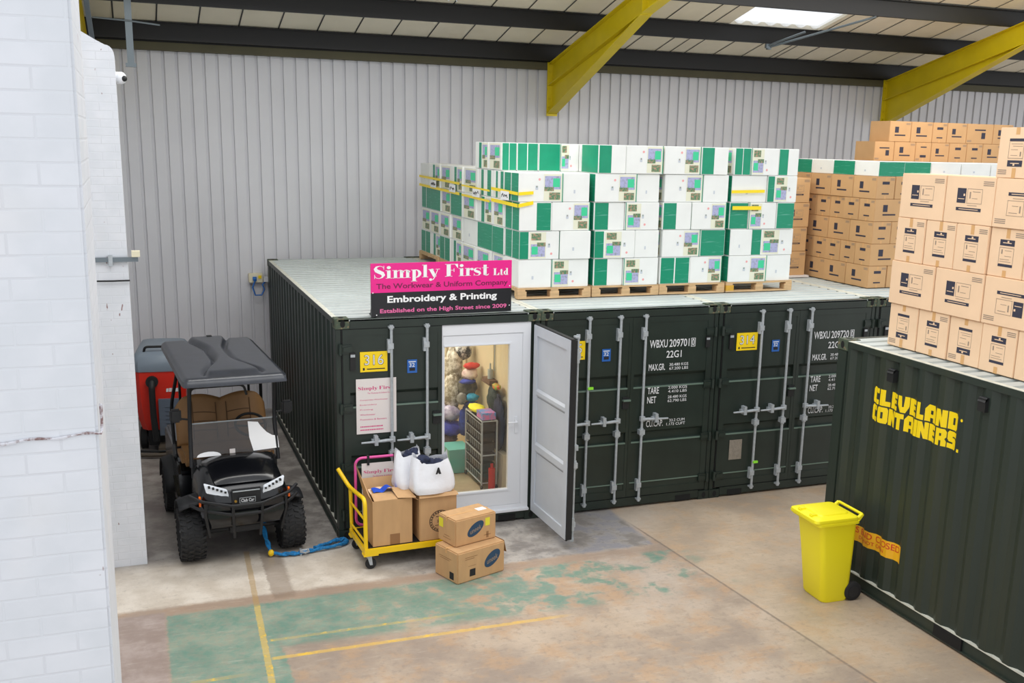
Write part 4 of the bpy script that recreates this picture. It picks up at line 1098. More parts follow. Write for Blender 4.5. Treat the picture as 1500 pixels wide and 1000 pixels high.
    def band(name, pts, hgt, lab, grp2):
        b = MB()
        for a, c in zip(pts[:-1], pts[1:]):
            n = Vector((c[0] - a[0], c[1] - a[1], 0)).normalized(); o = Vector((n.y, -n.x, 0)) * .006
            A = Vector(a) + o; B = Vector(c) + o
            b.quad(A, B, B + Vector((0, 0, hgt)), A + Vector((0, 0, hgt)), 0)
        tag(b.build(name, M_TAPEY, recalc=False), lab, 'tape', grp2)
    g2 = 'yellow tape bands on the white stacks'
    X = 2.462
    band('tape_band', [(X, 5.68, zt + .13), (X, 3.40, zt + .10)], .035, 'upper yellow tape band on the rear white stack', g2)
    band('tape_band', [(X, 5.68, zt - .01), (X, 3.40, zt - .05)], .04, 'lower yellow tape band on the rear white stack', g2)
    band('tape_band', [(X, 3.30, zt + .09), (X, 2.02, zt + .07)], .025, 'upper yellow tape band on the middle white stack', g2)
    band('tape_band', [(X, 3.30, zt - .05), (X, 2.02, zt - .07)], .03, 'lower yellow tape band on the middle white stack', g2)
    band('tape_band', [(X, 1.96, zt + .10), (X, .92, zt + .08), (2.66, .92, zt + .095)], .04, 'upper yellow tape band round the stack beside the sign', g2)
    band('tape_band', [(X, 1.96, zt - .05), (X, .92, zt - .07), (2.66, .92, zt - .03)], .045, 'lower yellow tape band round the stack beside the sign', g2)
    band('tape_band', [(5.50, .92, zt + .12), (6.02, .92, zt + .13)], .04, 'upper yellow tape band on the fourth front pallet stack', g2)
    band('tape_band', [(5.53, .92, zt - .10), (5.98, .92, zt - .10)], .05, 'lower yellow tape band on the fourth front pallet stack', g2)
    def note(y, z, lab):
        b = MB(); b.box(-.002, -.16, 0, 0, .16, .11, 0)
        R2 = random.Random(int(y * 10))
        pts = [(-.004, .12 - .24 * k / 13, .055 + R2.uniform(-.03, .03)) for k in range(14)]
        b.tube(pts, .004, 1, 4)
        o = b.build('paper_note', [M_SIGNW, M_INKB]); o.location = (X - .010, y, z)
        tag(o, lab, 'note', 'handwritten notes on the white stacks')
    note(4.8, zt + .0, 'white paper note with handwriting at the rear of the rear white stack')
    note(3.75, zt - .02, 'white paper note with handwriting nearer the front of the rear stack')
    note(2.6, zt - .03, 'white paper note with handwriting on the middle white stack')
    note(1.4, zt - .0, 'white paper note with handwriting on the stack beside the sign')
build_white_stacks()
# brown cartons --------------------------------------------------------
B_MATS = [M_CARD2, M_INK, M_INKL, M_CTAPE, M_CARD3]
def carton_art(b, style, fn, w, h, flip, small):
    def R(u0, v0, u1, v1, mi, lift=.0012):
        if flip: u0, u1, v0, v1 = w - u1, w - u0, h - v1, h - v0
        b.poly([fn(u0, v0, lift), fn(u1, v0, lift), fn(u1, v1, lift), fn(u0, v1, lift)], mi)
    L = lambda u0, v0, u1, v1: R(u0, v0, u1, v1, 2)
    if style == 'wide':
        s = min(w / .61, h / .43)
        cx = w * .5; cz = h * .47; q = lambda u: cx + u * s; r = lambda v: cz + v * s
        R(q(-.155), r(-.015), q(-.045), r(.12), 1); R(q(-.155), r(-.085), q(.155), r(-.055), 1)
        if not small:
            for a in ((-.03, .115, .155, .119), (-.03, -.015, -.026, .119), (.151, -.015, .155, .119), (-.03, -.015, .155, -.011), (.0, .03, .015, .09), (.035, .09, .13, .095), (.03, .03, .10, .034), (-.02, -.035, .1, -.030)): L(q(a[0]), r(a[1]), q(a[2]), r(a[3]))
            b_ = 4
            R(q(-.075), r(.05), q(-.055), r(.07), 0, .002); R(q(-.14), r(.02), q(-.06), r(.026), 0, .002); R(q(-.12), r(-.073), q(.12), r(-.067), 0, .002)
        for k in range(3): L(w - .15 * s, h - (.045 + k * .016) * s, w - .025 * s, h - (.037 + k * .016) * s)
    else:
        s = min(w / .41, h / .43)
        cx = w * .5; cz = h * .5; q = lambda u: cx + u * s; r = lambda v: cz + v * s
        R(cx - .022 * s, h * .80, cx + .022 * s, h, 3); R(cx - .022 * s, 0, cx + .022 * s, h * .14, 3)
        R(q(-.085), r(.065), q(.085), r(.12), 1); R(q(-.085), r(-.125), q(.085), r(-.1), 1)
        if not small:
            for a in ((-.085, .045, .085, .050), (-.085, -.095, -.081, .05), (.081, -.095, .085, .05), (-.06, -.01, -.045, .03), (-.02, .02, .06, .024), (-.02, -.03, .06, -.026), (-.07, -.06, .04, -.056), (-.07, -.08, .06, -.076)): L(q(a[0]), r(a[1]), q(a[2]), r(a[3]))
            R(q(-.05), r(.088), q(.05), r(.095), 0, .002); R(q(.0), r(.096), q(.02), r(.112), 0, .002)
        for k in range(3): L(w - .12 * s, h - (.04 + k * .016) * s, w - .02 * s, h - (.032 + k * .016) * s)
def carton(p, face, w, d, h, fs, ss, flip, label, group, body=0, small=False):
    """w along the front; face 'x' = front looks to -x (rotated), 'y' = front looks to -y"""
    key = ('ct', round(w, 3), round(d, 3), round(h, 3), fs, ss, flip, body, small)
    def f():
        b = MB(); b.box(0, 0, 0, w, d, h, 0); me0 = b.mesh('t', [M_CARD2], bevel=.005); b = MB()
        b.add([tuple(v.co) for v in me0.vertices], [tuple(q.vertices) for q in me0.polygons], 0)
        carton_art(b, fs, lambda u, v, l: (u, -l, v), w, h, flip, small)
        if ss: carton_art(b, ss, lambda u, v, l: (-l, d - u, v), d, h, False, small)
        ms = list(B_MATS)
        if body: ms[0] = M_CARD3
        return b.mesh('cardboard_box', ms, recalc=False)
    o = link('cardboard_box', cached(key, f), None, p)
    if face == 'x': o.rotation_euler = (0, 0, -pi / 2)
    return tag(o, label, 'box', group)
def build_brown_stacks():
    R = random.Random(11)
    # on the near container (front faces look to -x; first box at the far end)
    g = 'tan cartons stacked on the near container'
    z0 = TOP; H = .432; X = 5.17
    rows = [('narrow', -2.81, .418, 6), ('wide', -2.79, .625, 4), ('narrow', -2.80, .408, 6), ('wide', -2.80, .618, 4)]
    for li, (kind, y, stp, n) in enumerate(rows):
        for i in range(n):
            fl = (li == 0 and i in (0, 2)) or (li == 1 and i == 2) or (li == 3 and i == 2)
            lab = f'tan cardboard box, {ORD[i]} from its left end, {LAY[li]} layer on the near container'
            carton((X + R.uniform(-.012, .012) - (.015 if li % 2 else 0), y - i * stp, z0 + li * H), 'x', stp - .008, .6 if kind == 'narrow' else .41, H - .003, kind, None, fl, lab, g)
    carton((X, -4.0, z0 + 4 * H), 'x', .40, .29, H, 'narrow', None, True, 'tan cardboard box in front on the top layer of the near container', g)
    carton((X + .31, -3.88, z0 + 4 * H), 'x', .41, .5, H - .03, 'narrow', None, False, 'tan cardboard box set back at left end of the top layer', g)
    carton((X, -4.42, z0 + 4 * H), 'x', .40, .6, H, 'narrow', None, False, 'tan cardboard box on the top layer at the picture edge', g)
    # middle brown stack
    g = 'brown cartons in the middle stack'; h = .317; zb = TOP; X0, Y0 = 7.84, .87
    for li in range(5):
        if li % 2 == 0:
            for i in range(4):
                carton((X0 + R.uniform(-.012, .012), Y0 + i * .52, zb + li * h), 'y', .32, .515, h - .003, 'narrow', 'wide', False,
                       f'brown box in middle stack, {LAY[li]} layer, {ORD[i]} back from its front corner', g, 1, True)
            for i in (1, 2, 3):
                carton((X0 + i * .325, Y0, zb + li * h), 'y', .32, .515, h - .003, 'narrow', None, False, f'brown box in middle stack, {LAY[li]} layer, {ORD[i]} right of its front corner', g, 1, True)
        else:
            for i in range(6):
                carton((X0 + R.uniform(-.012, .012), Y0 + i * .347, zb + li * h), 'y', .515, .343, h - .003, 'wide', 'narrow', bool(i == 4), f'brown box in middle stack, {LAY[li]} layer, {ORD[i]} back from its front corner', g, 1, True)
            carton((X0 + .525, Y0, zb + li * h), 'y', .515, .343, h - .003, 'wide', None, False, f'brown box in middle stack, {LAY[li]} layer, first right of its front corner', g, 1, True)
    b = MB(); b.box(9.16, 1.0, zb, 11.2, 2.85, zb + 5 * h - .004)
    tag(b.build('cardboard_stack', M_CARD3, bevel=.01), 'plain brown cardboard stack under the right end of the low white boxes', 'boxes', None, 'stuff')
    b = MB(); b.box(9.4, 3.02, zb, 12.1, 3.5, 4.366)
    tag(b.build('cardboard_stack', M_CARD3, bevel=.01), 'plain brown cardboard stack carrying the far row of brown boxes', 'boxes', None, 'stuff')
    # white boxes lying on it
    g = 'white boxes along the top of the middle brown stack'; zz = zb + 5 * h; hh = .205
    for i, st in enumerate(('W', 'G', 'W', 'G')): white_box(X0 + .02, Y0 + .02 + i * .52, zz, .46, .51, hh, 'W' if i else 'G', st, False, f'low white box with green band, {ORD[i]} back along the brown stack top', g)
    for i, st in enumerate(('G', 'W', 'W', 'W')): white_box(X0 + .49 + i * .56, Y0 + .13, zz, .55, .5, hh, st, 'W', False, f'low white box on the brown stack top, {ORD[i]} right of the corner one', g)
    # lone column between white and brown stacks
    g = 'brown cartons in the column behind the fourth white pallet'
    b = MB(); b.box(7.1, 2.15, TOP, 7.74, 2.85, CH + .034); tag(b.build('slip_sheet', M_PAPER), 'pale slip sheet under the brown box column', 'sheet')
    for li in range(4): carton((7.22 + R.uniform(-.015, .015), 2.2, CH + .035 + li * .37), 'y', .46, .6, .367, 'wide', None, False, f'brown box, {LAY[li]} one in the column behind the last white stack', g, 1)
    # far row against the cladding
    g = 'brown cartons in the far row near the cladding'
    x = 9.45
    for i, wd in enumerate((.40, .44, .33, .38, .38, .35, .44)):
        carton((x, 3.0, 4.37), 'y', wd - .006, .5, .315, 'narrow' if wd < .39 and i != 3 else 'wide', None, i in (0, 2), f'brown box in the far row, lower layer, {ORD[i]} from its left end', g, 1, True); x += wd
    x = 9.72
    for i, wd in enumerate((.44, .45, .31, .42, .58, .44)):
        carton((x, 3.0, 4.687), 'y', wd - .006, .5, .33, 'narrow' if wd < .39 else 'wide', None, i == 4, f'brown box in the far row, upper layer, {ORD[i]} from its left end', g, 1, True); x += wd
build_brown_stacks()

# ------------------------------------------------------------------ golf cart
def build_cart():
    t = thing('golf_cart', 'black golf cart with tan seats parked between the white pier and container', 'golf cart', (-1.085, 0, 0), .066)
    # wheels
    def tyre():
        b = MB(); r, hw = .285, .128
        prof = [(r - .105, -hw * .8), (r - .06, -hw), (r - .02, -hw * .95), (r - .004, -hw * .75), (r, 0), (r - .004, hw * .75), (r - .02, hw * .95), (r - .06, hw), (r - .105, hw * .8)]
        b.lathe(prof, (0, 0, 0), (1, 0, 0), 0, 40)
        N = 26
        for k in range(N):
            for j, (off, w_, tw) in enumerate(((-.1, .056, .35), (-.034, .05, -.3), (.034, .05, .3), (.1, .056, -.35))):
                a = 2 * pi * (k + (.5 if j % 2 else 0)) / N; L = .026
                ring = []
                for dx, dt in ((-1, -1), (1, -1), (1, 1), (-1, 1)):
                    aa = a + (dt * L * .5 + dx * tw * .03) / r; xx = off + dx * w_ * .5
                    ring.append((xx, aa))
                rr = r + .012 - (.008 if abs(off) > .06 else 0)
                lo = [(x, (r - .02) * cos(q), (r - .02) * sin(q)) for x, q in ring]; hi = [(x, rr * cos(q), rr * sin(q)) for x, q in ring]
                b.add(lo + hi, [(4, 5, 6, 7), (0, 1, 5, 4), (1, 2, 6, 5), (2, 3, 7, 6), (3, 0, 4, 7)], 0)
        return b.mesh('tyre', [M_RUBBER])
    def rim():
        b = MB(); b.lathe([(.05, -.1), (.17, -.09), (.185, -.1), (.18, -.05), (.1, -.02), (.1, .02), (.18, .05), (.185, .1), (.17, .09), (.05, .1)], (0, 0, 0), (1, 0, 0), 0, 24)
        for k in range(6):
            a = k * pi / 3
            for s in (-1, 1): b.cyl((s * .09, .09 * cos(a), .09 * sin(a)), (s * .105, .09 * cos(a), .09 * sin(a)), .014, 1, 6)
        return b.mesh('rim', [M_CARTP, M_ZINC], smooth=40)
    for u, v in ((-.535, 0), (.535, 0), (-.52, 1.68), (.52, 1.68)):
        w_ = link('wheel', cached('tyre', tyre), t, (u, v, .297)); link('rim', cached('rim', rim), w_)
    # cowl
    def sect(v, w_, zb, zt, crown, n=9):
        pts = [(-w_ * .86, v, zb), (-w_, v, zb + (zt - zb) * .35), (-w_ * .97, v, zb + (zt - zb) * .75)]
        for k in range(n):
            a = pi * (1 - k / (n - 1)); pts.append((w_ * .86 * cos(a), v, zt - .02 + crown * sin(a) ** .7))
        pts += [(w_ * .97, v, zb + (zt - zb) * .75), (w_, v, zb + (zt - zb) * .35), (w_ * .86, v, zb)]
        return pts
    b = MB(); b.loft([sect(-.60, .30, .62, .78, .02), sect(-.57, .40, .56, .88, .03), sect(-.48, .46, .5, .95, .045), sect(-.3, .47, .45, 1.0, .06), sect(-.05, .46, .42, 1.03, .07), sect(.2, .47, .4, 1.06, .05), sect(.32, .47, .4, 1.05, .03)])
    b.build('front_cowl', M_CARTB, t, smooth=35)
    b = MB()   # raised bonnet lid
    def hood(u, v):
        vv = -.50 + v * .66; hw = .30 + .04 * sin(v * pi); x = (u * 2 - 1) * hw
        return (x, vv, 1.0 + .105 * v ** .6 * (1 - .25 * (u * 2 - 1) ** 2) + .018 * (1 - (u * 2 - 1) ** 4) * (1 - (v * 2 - 1) ** 6))
    b.grid(hood, 16, 14); b.build('bonnet', M_CARTB, t, smooth=50, recalc=False)
    for s in (-1, 1):
        b = MB()
        P = [(s * .17, -.575, .865), (s * .40, -.53, .93), (s * .42, -.50, 1.02), (s * .19, -.565, .95)]
        b.prism(P if s > 0 else list(reversed(P)), (0, .05, 0)); 
        h = b.build('headlight', M_LAMP, t, bevel=.006)
        b = MB()
        for k in range(5): b.box(s * (.20 + k * .04), -.59 + k * .009, .925 + k * .016, s * (.22 + k * .04), -.55 + k * .009, .94 + k * .016)
        b.build('lamp_strip', M_GASK, h)
        b = MB(); b.box(s * .455, -.50, .78, s * .475, -.46, .88); b.build('side_marker', M_AMBER, t)
    b = MB(); b.box(-.15, -.615, .74, .15, -.58, .96); b.box(-.14, -.625, .935, .14, -.61, .945, 1); b.build('grille', [M_CARTP, M_ZINC], t)
    b = MB(); b.box(-.085, -.635, .80, .10, -.612, .88, 0); b.box(-.075, -.638, .81, .09, -.634, .87, 1); b.box(-.07, -.640, .815, .085, -.637, .865, 0)
    b.text('Club Car', lambda u, v: (-.06 + u, -.642, .822 + v), .135, .036, 2, .02); b.box(-.14, -.62, .765, .14, -.612, .775, 2); b.cyl((-.115, -.64, .835), (-.115, -.615, .835), .014, 3, 8)
    b.build('badge', [M_GASK, M_ZINC, M_DECALW, mat('brass', (180, 140, 60), .4, .6)], t, recalc=False)
    # brush guard
    b = MB()
    for z, dv in ((.80, 0), (.70, .01)):
        b.tube(arc_pts([(-.56, -.40, z + .075), (-.46, -.54 + dv, z + .05), (-.15, -.70 + dv, z), (.15, -.70 + dv, z), (.46, -.54 + dv, z + .05), (.56, -.40, z + .075)], .05), .018, 0, 8)
    for u in (-.42, -.15, .15, .42):
        yy = -.70 if abs(u) < .2 else -.59
        b.tube([(u, yy, .80 if abs(u) < .2 else .83), (u, yy + .01, .69), (u * .9, yy + .12, .42)], .016, 0, 8)
    b.build('brush_guard', M_CARTP, t, smooth=45)
    # front under-structure
    b = MB(); b.box(-.16, -.30, .36, .16, .6, .5); b.prism([(-.2, -.33, .58), (.2, -.33, .58), (.12, -.28, .36), (-.12, -.28, .36)], (0, .06, 0))
    b.cyl((-.42, 0, .3), (.42, 0, .3), .03, 0, 10)
    for s in (-1, 1):
        b.tube([(s * .15, -.1, .42), (s * .42, -.02, .3)], .02, 0, 8); b.tube([(s * .2, .05, .62), (s * .40, .02, .32)], .035, 0, 10); b.cyl((s * .4, -.02, .3), (s * .44, 0, .3), .07, 0, 12)
    b.build('front_axle', M_CARTP, t)
    b = MB()
    for s in (-1, 1): b.cyl((s * .045 - .02, -.445, .50), (s * .045 - .02, -.42, .50), .012, 0, 8)
    b.build('tow_bolt', M_ZINC, t)
    # fenders
    for v0, r, nm, a0 in ((0, .39, 'front_fender', 62), (1.68, .38, 'rear_fender', 12)):
        for s in (-1, 1):
            b = MB(); A = []
            for k in range(11):
                a = radians(a0 + (168 - a0) * k / 10); A.append((v0 - r * cos(a), .29 + r * 1.05 * sin(a)))
            def ff(u, v, A=A, s=s):
                i = min(int(v * 10 + 1e-6), 10); p = A[i]; x = .40 + u * .26
                return (s * x, p[0], p[1] + .03 * (1 - u) - .03 * u * u)
            b.grid(ff, 4, 10); o = b.build(nm, M_CARTP, t, smooth=50, recalc=False)
            md = o.modifiers.new('t', 'SOLIDIFY'); md.thickness = .015
    # tub and rear body
    b = MB(); b.box(-.52, .3, .36, .52, 1.0, .42); b.build('floor_pan', M_CARTP, t)
    b = MB()
    prof = [(.62, .40), (.70, .74), (.85, .80), (1.22, .82), (1.3, .95), (2.15, .95), (2.25, .85), (2.22, .48), (2.0, .42)]
    b.prism([(-.55, p[0] + .1, p[1]) for p in prof], (1.10, 0, 0)); b.build('rear_body', M_CARTB, t, bevel=.03, smooth=35)
    for s in (-1, 1):
        b = MB(); b.prism([(s * .54, .1, .40), (s * .54, .1, .52), (s * .54, .4, .46), (s * .54, .8, .46), (s * .54, 1.2, .6), (s * .54, 1.2, .38)], (s * .04, 0, 0)); b.build('side_sill', M_CARTB, t)
    # seat
    b = MB(); b.box(-.52, .66, .84, .52, 1.2, .98); b.build('seat_cushion', M_TAN, t, bevel=.045, smooth=50)
    b = MB(); n = 36
    def back(u, v):
        x = (u * 2 - 1) * .52; ax = abs(x)
        top = 1.50 + .07 * sin(pi * min(1, ax / .52)) - .10 * max(0, (ax - .40) / .12) ** 2 - .01
        z = .97 + v * (top - .97); yy = 1.12 + .13 * v - .035 * sin(pi * v) - .03 * sin(pi * min(1, ax / .5))
        return (x, yy, z)
    b.grid(back, n, 12)
    o = b.build('seat_back', M_TAN, t, smooth=60, recalc=False); md = o.modifiers.new('t', 'SOLIDIFY'); md.thickness = .09; md.offset = -1 
    b = MB()
    for x in (-.33, -.06, .06, .33):
        b.tube([tuple(Vector(back(.5 + x / 1.04, k / 8)) + Vector((0, -.006, 0))) for k in range(1, 8)], .006, 0, 5)
    for zz in (.3, .48, .66):
        for x0, x1 in ((-.33, -.06), (.06, .33)): b.tube([tuple(Vector(back(.5 + (x0 + (x1 - x0) * k / 4) / 1.04, zz)) + Vector((0, -.006, 0))) for k in range(5)], .005, 0, 5)
    b.build('seam', M_SEAT2, o)
    # dash and steering
    b = MB(); b.box(-.46, .2, .78, .46, .40, 1.02); b.build('dashboard', M_CARTP, t, bevel=.03, smooth=40)
    b = MB(); cc = Vector((.26, .72, 1.27)); ax = Vector((0, -.55, .83)).normalized(); a1 = Vector((1, 0, 0)); b1 = ax.cross(a1)
    b.tube([cc + (a1 * cos(k * pi / 14) + b1 * sin(k * pi / 14)) * .17 for k in range(28)], .016, 0, 8, close=True)
    b.tube([cc - a1 * .17, cc - ax * .03, cc + a1 * .17], .012, 0, 6); b.tube([cc - ax * .02, cc - ax * .03 - b1 * .17], .012, 0, 6)
    b.tube([cc - ax * .02, (.26, .36, .92)], .025, 0, 8); b.build('steering_wheel', M_GASK, t, smooth=50)
    # roof frame
    for s in (-1, 1):
        b = MB(); b.tube(arc_pts([(s * .47, .20, .98), (s * .455, .30, 1.45), (s * .455, .16, 1.95)], .2), .022, 0, 8); b.build('front_post', M_CARTP, t, smooth=45)
        b = MB(); b.tube(arc_pts([(s * .52, 1.42, .82), (s * .53, 1.52, 1.35), (s * .46, 1.1, 1.96)], .15), .020, 0, 8); b.build('rear_strut', M_CARTP, t, smooth=45)
    b = MB(); b.tube(arc_pts([(-.46, .28, 1.55), (-.44, .2, 1.87), (.12, .2, 1.87), (.15, .22, 1.75)], .06), .014, 0, 8); b.tube(arc_pts([(-.40, 1.75, .95), (-.40, 1.72, 1.85), (.42, 1.72, 1.85), (.42, 1.75, .95)], .1), .016, 0, 8); b.build('roof_hoop', M_CARTP, t, smooth=45)
    # roof with raised waisted channel
    b = MB(); V0, V1, HW = -.10, 2.22, .545
    def sm(x): x = max(0, min(1, x)); return x * x * (3 - 2 * x)
    def rf(u, v):
        x = (u * 2 - 1) * HW; vv = v * 2 - 1
        # rounded corners
        cx = 1 - .035 * max(0, (abs(vv) - .88) / .12) ** 2; x *= cx
        yy = V0 + v * (V1 - V0) + .02 * (1 - abs(u * 2 - 1) ** 2) * (-1 if v < .5 else 1) * (abs(vv) ** 6)
        e = min((1 - abs(u * 2 - 1)) * HW, (1 - abs(vv)) * 1.1)
        z = 2.0 + .03 * sm(e / .05) + .02 * (1 - (u * 2 - 1) ** 2) * (1 - vv ** 2)
        hw = .085 + .20 * sm((.42 - v) / .34) ** 1.2 + .13 * sm((v - .6) / .4)
        d = abs(x) - hw
        z += .035 * sm(-d / .06 + .2) * sm((v - .02) / .07)
        g_ = math.exp(-((d - .025) / .022) ** 2); z -= .035 * g_ * sm((v - .05) / .05)
        return (x, yy, z)
    b.grid(rf, 72, 56)
    # skirt
    edge = [rf(i / 72, 0) for i in range(73)] + [rf(1, j / 56) for j in range(1, 57)] + [rf(1 - i / 72, 1) for i in range(1, 73)] + [rf(0, 1 - j / 56) for j in range(1, 56)]
    n = len(edge); low = [(p[0] * 1.012, p[1] + (.012 if p[1] > 1 else -.012), p[2] - .055) for p in edge]; low2 = [(p[0] * .97, p[1], p[2] - .06) for p in edge]
    b.add(edge + low + low2, [(i, (i + 1) % n, n + (i + 1) % n, n + i) for i in range(n)] + [(n + i, n + (i + 1) % n, 2 * n + (i + 1) % n, 2 * n + i) for i in range(n)] + [tuple(2 * n + i for i in range(n))], 0)
    b.build('roof', M_CARTR, t, smooth=50, weld=True)
    b = MB(); b.box(.0, 2.12, 2.04, .06, 2.2, 2.075); b.build('roof_plug', M_GASK, t)
    # windscreen
    b = MB(); b.prism([(-.445, .22, 1.08), (.525 - .04, .22, 1.08), (.485, .30, 1.44), (-.465, .30, 1.44)], (0, .006, 0)); ws = b.build('windscreen', M_SCREEN, t)
    b = MB(); b.tube([(-.465, .30, 1.445), (.485, .30, 1.445)], .008, 0, 6); b.build('edge_strip', M_ZINC, ws)
    b = MB(); b.box(-.06, .195, 1.10, .0, .205, 1.15); b.build('sticker', M_PAPER, ws)
    # mirrors
    for s in (-1, 1):
        b = MB(); b.box(s * .54, .26, 1.48, s * .66, .33, 1.63); m_ = b.build('mirror', M_CARTP, t, bevel=.02, smooth=40)
        b = MB(); b.tube([(s * .45, .28, 1.5), (s * .56, .29, 1.52)], .012, 0, 6); b.build('mirror_arm', M_CARTP, m_)
build_cart()
def shorten_nose():     # short front overhang ahead of the axle
    for o in bpy.data.objects:
        if o.type == 'MESH' and o.name.split('.')[0] in ('front_cowl', 'bonnet', 'headlight', 'lamp_strip', 'side_marker', 'grille', 'badge', 'brush_guard', 'tow_bolt'):
            for v in o.data.vertices:
                if v.co.y < 0: v.co.z -= .07 * min(1, -v.co.y / .55); v.co.y *= .74
shorten_nose()
def cart_loc(u, v, z):
    a = .066; return (-1.085 + u * cos(a) - v * sin(a), u * sin(a) + v * cos(a), z)
def build_screen_glints():  # white cutouts standing in for bright reflections on the windscreen
    def sheet(pts, lab):
        b = MB(); P = [cart_loc(*p) for p in pts]; b.prism(P, (0, .004, .001)); tag(b.build('screen_glint', mat('glint_white', (252, 252, 252), .6)), lab, 'paper')
    z = lambda zz: .215 + (zz - 1.08) * .222 - .012
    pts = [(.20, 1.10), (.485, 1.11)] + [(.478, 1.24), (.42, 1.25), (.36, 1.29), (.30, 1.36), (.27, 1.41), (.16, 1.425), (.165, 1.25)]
    sheet([(u, z(zz), zz) for u, zz in pts], 'white sheet with a curved corner on the cart windscreen')  # cutout standing in for a bright reflection, not a sheet
    sheet([(-.40 + .13 * (1 + cos(a)) - .01, z(1.09 + .045 * max(0, sin(a))), 1.085 + .05 * sin(a)) for a in [pi * k / 8 for k in range(9)]], 'small white curved sheet low on the left of the cart windscreen')  # cutout standing in for a bright reflection, not a sheet
build_screen_glints()
def build_strap():
    b = MB(); P = []
    base = [(-.86, .10, .34), (-.83, -.10, .15), (-.80, -.22, .03), (-.70, -.28, .022), (-.55, -.30, .022), (-.40, -.27, .022), (-.2, -.24, .022), (-.02, -.20, .022), (.07, -.12, .022), (.05, -.05, .022), (-.05, -.05, .022), (-.2, -.14, .022), (-.34, -.22, .03)]
    for k in range(2):
        pts = []
        for i in range(len(base) - 1):
            for q in range(5):
                t_ = q / 5; p = Vector(base[i]).lerp(Vector(base[i + 1]), t_); ph = (i * 5 + q) * .9 + k * pi
                pts.append(p + Vector((.012 * cos(ph), .012 * sin(ph), .010 * sin(ph * 1.3) + .012)))
        b.tube(pts, .017, 0, 6)
    tag(b.build('tow_strap', M_ROPE, smooth=60), 'blue twisted tow strap on the floor between the cart and the container', 'strap')
    t = thing('shackle', 'small steel shackle joining the blue strap', 'shackle', (-.44, -.31, .0))
    b = MB(); b.tube([(-.03, .03, .05), (-.04, -.02, .05), (0, -.05, .05), (.04, -.02, .05), (.03, .03, .05)], .012, 0, 8); b.build('bow', M_ZINC, t, smooth=50)
    b = MB(); b.cyl((-.05, .03, .05), (.05, .03, .05), .014, 0, 8); b.box(-.055, .0, .0, -.035, .05, .07); b.build('pin', M_ZINC, t)
    b = MB(); b.blob((-.80, -.25, .05), .035, .03, .04, 0, 10, 6); tag(b.build('strap_toggle', M_YEL, smooth=60), 'small yellow toggle on the blue strap by the cart wheel', 'toggle')
build_strap()

# ------------------------------------------------------------------ floor scrubber
def build_scrubber():
    t = thing('floor_scrubber', 'red and grey floor scrubbing machine standing behind the golf cart', 'scrubber', (-1.78, 4.2, 0), radians(-6))
    b = MB()
    rr = lambda w_, d0, d1, z, r=.08: [(-w_ + r, d0, z), (w_ - r, d0, z), (w_, d0 + r, z), (w_, d1 - r, z), (w_ - r, d1, z), (-w_ + r, d1, z), (-w_, d1 - r, z), (-w_, d0 + r, z)]
    b.loft([rr(.28, .02, 1.0, .34), rr(.32, -.02, 1.1, .5), rr(.345, -.05, 1.15, .8), rr(.35, -.06, 1.15, 1.0), rr(.35, -.06, 1.15, 1.22)]); b.build('body', M_SRED, t, smooth=30)
    b = MB(); b.box(-.03, -.10, .28, .34, .0, .82)
    for k in range(6): b.box(.06, -.108, .40 + k * .06, .30, -.1, .42 + k * .06)
    b.build('front_panel', M_SGREYD, t, bevel=.015)
    b = MB(); b.loft([rr(.355, -.07, 1.16, 1.22), rr(.36, -.08, 1.16, 1.3), rr(.35, -.06, 1.15, 1.42), rr(.30, .0, 1.1, 1.49), rr(.2, .1, 1.0, 1.51)]); b.build('tank_lid', M_SGREY, t, smooth=40)
    b = MB(); b.tube(arc_pts([(-.2, .05, 1.48), (-.18, .02, 1.57), (.08, .02, 1.57), (.1, .05, 1.48)], .05), .018, 0, 8); b.build('lid_handle', M_GASK, t, smooth=50)
    b = MB(); b.cyl((-.1, -.12, 1.08), (-.1, -.05, 1.08), .085, 0, 16); b.tube(arc_pts([(-.1, -.1, 1.08), (-.1, -.16, 1.02), (-.1, -.15, .6), (-.08, -.14, .22)], .05), .045, 0, 10); b.build('hose', M_GASK, t, smooth=50)
    b = MB()
    for k, (w_, h_) in enumerate(((.03, .05), (.034, .055), (.026, .05), (.036, .052), (.03, .055))): b.poly([(.08 + k * .038, -.0625, .92), (.08 + k * .038 + w_, -.0625, .92), (.088 + k * .038 + w_, -.0625, .92 + h_), (.088 + k * .038, -.0625, .92 + h_)])
    b.build('white_mark', M_DECALW, t, recalc=False)
    for s in (-1, 1):
        b = MB(); b.cyl((s * .24, .3, .16), (s * .33, .3, .16), .16, 0, 20); b.cyl((s * .235, .3, .16), (s * .335, .3, .16), .08, 1, 16); b.build('wheel', [M_RUBBER, M_SGREY], t, smooth=40)
    b = MB(); b.box(-.2, .05, .1, .2, 1.0, .36); b.build('chassis', M_GASK, t)
    b = MB(); b.tube([(-.45 + .09 * k, -.20 - .10 * sin(pi * k / 10), .05) for k in range(11)], .03, 0, 8); b.tube([(-.45 + .09 * k, -.14 - .10 * sin(pi * k / 10), .09) for k in range(11)], .02, 1, 8); b.box(-.05, -.25, .06, .05, .1, .14); b.build('squeegee', [mat('squeegee_brown', (84, 74, 62), .6), M_GASK], t, smooth=50)
build_scrubber()

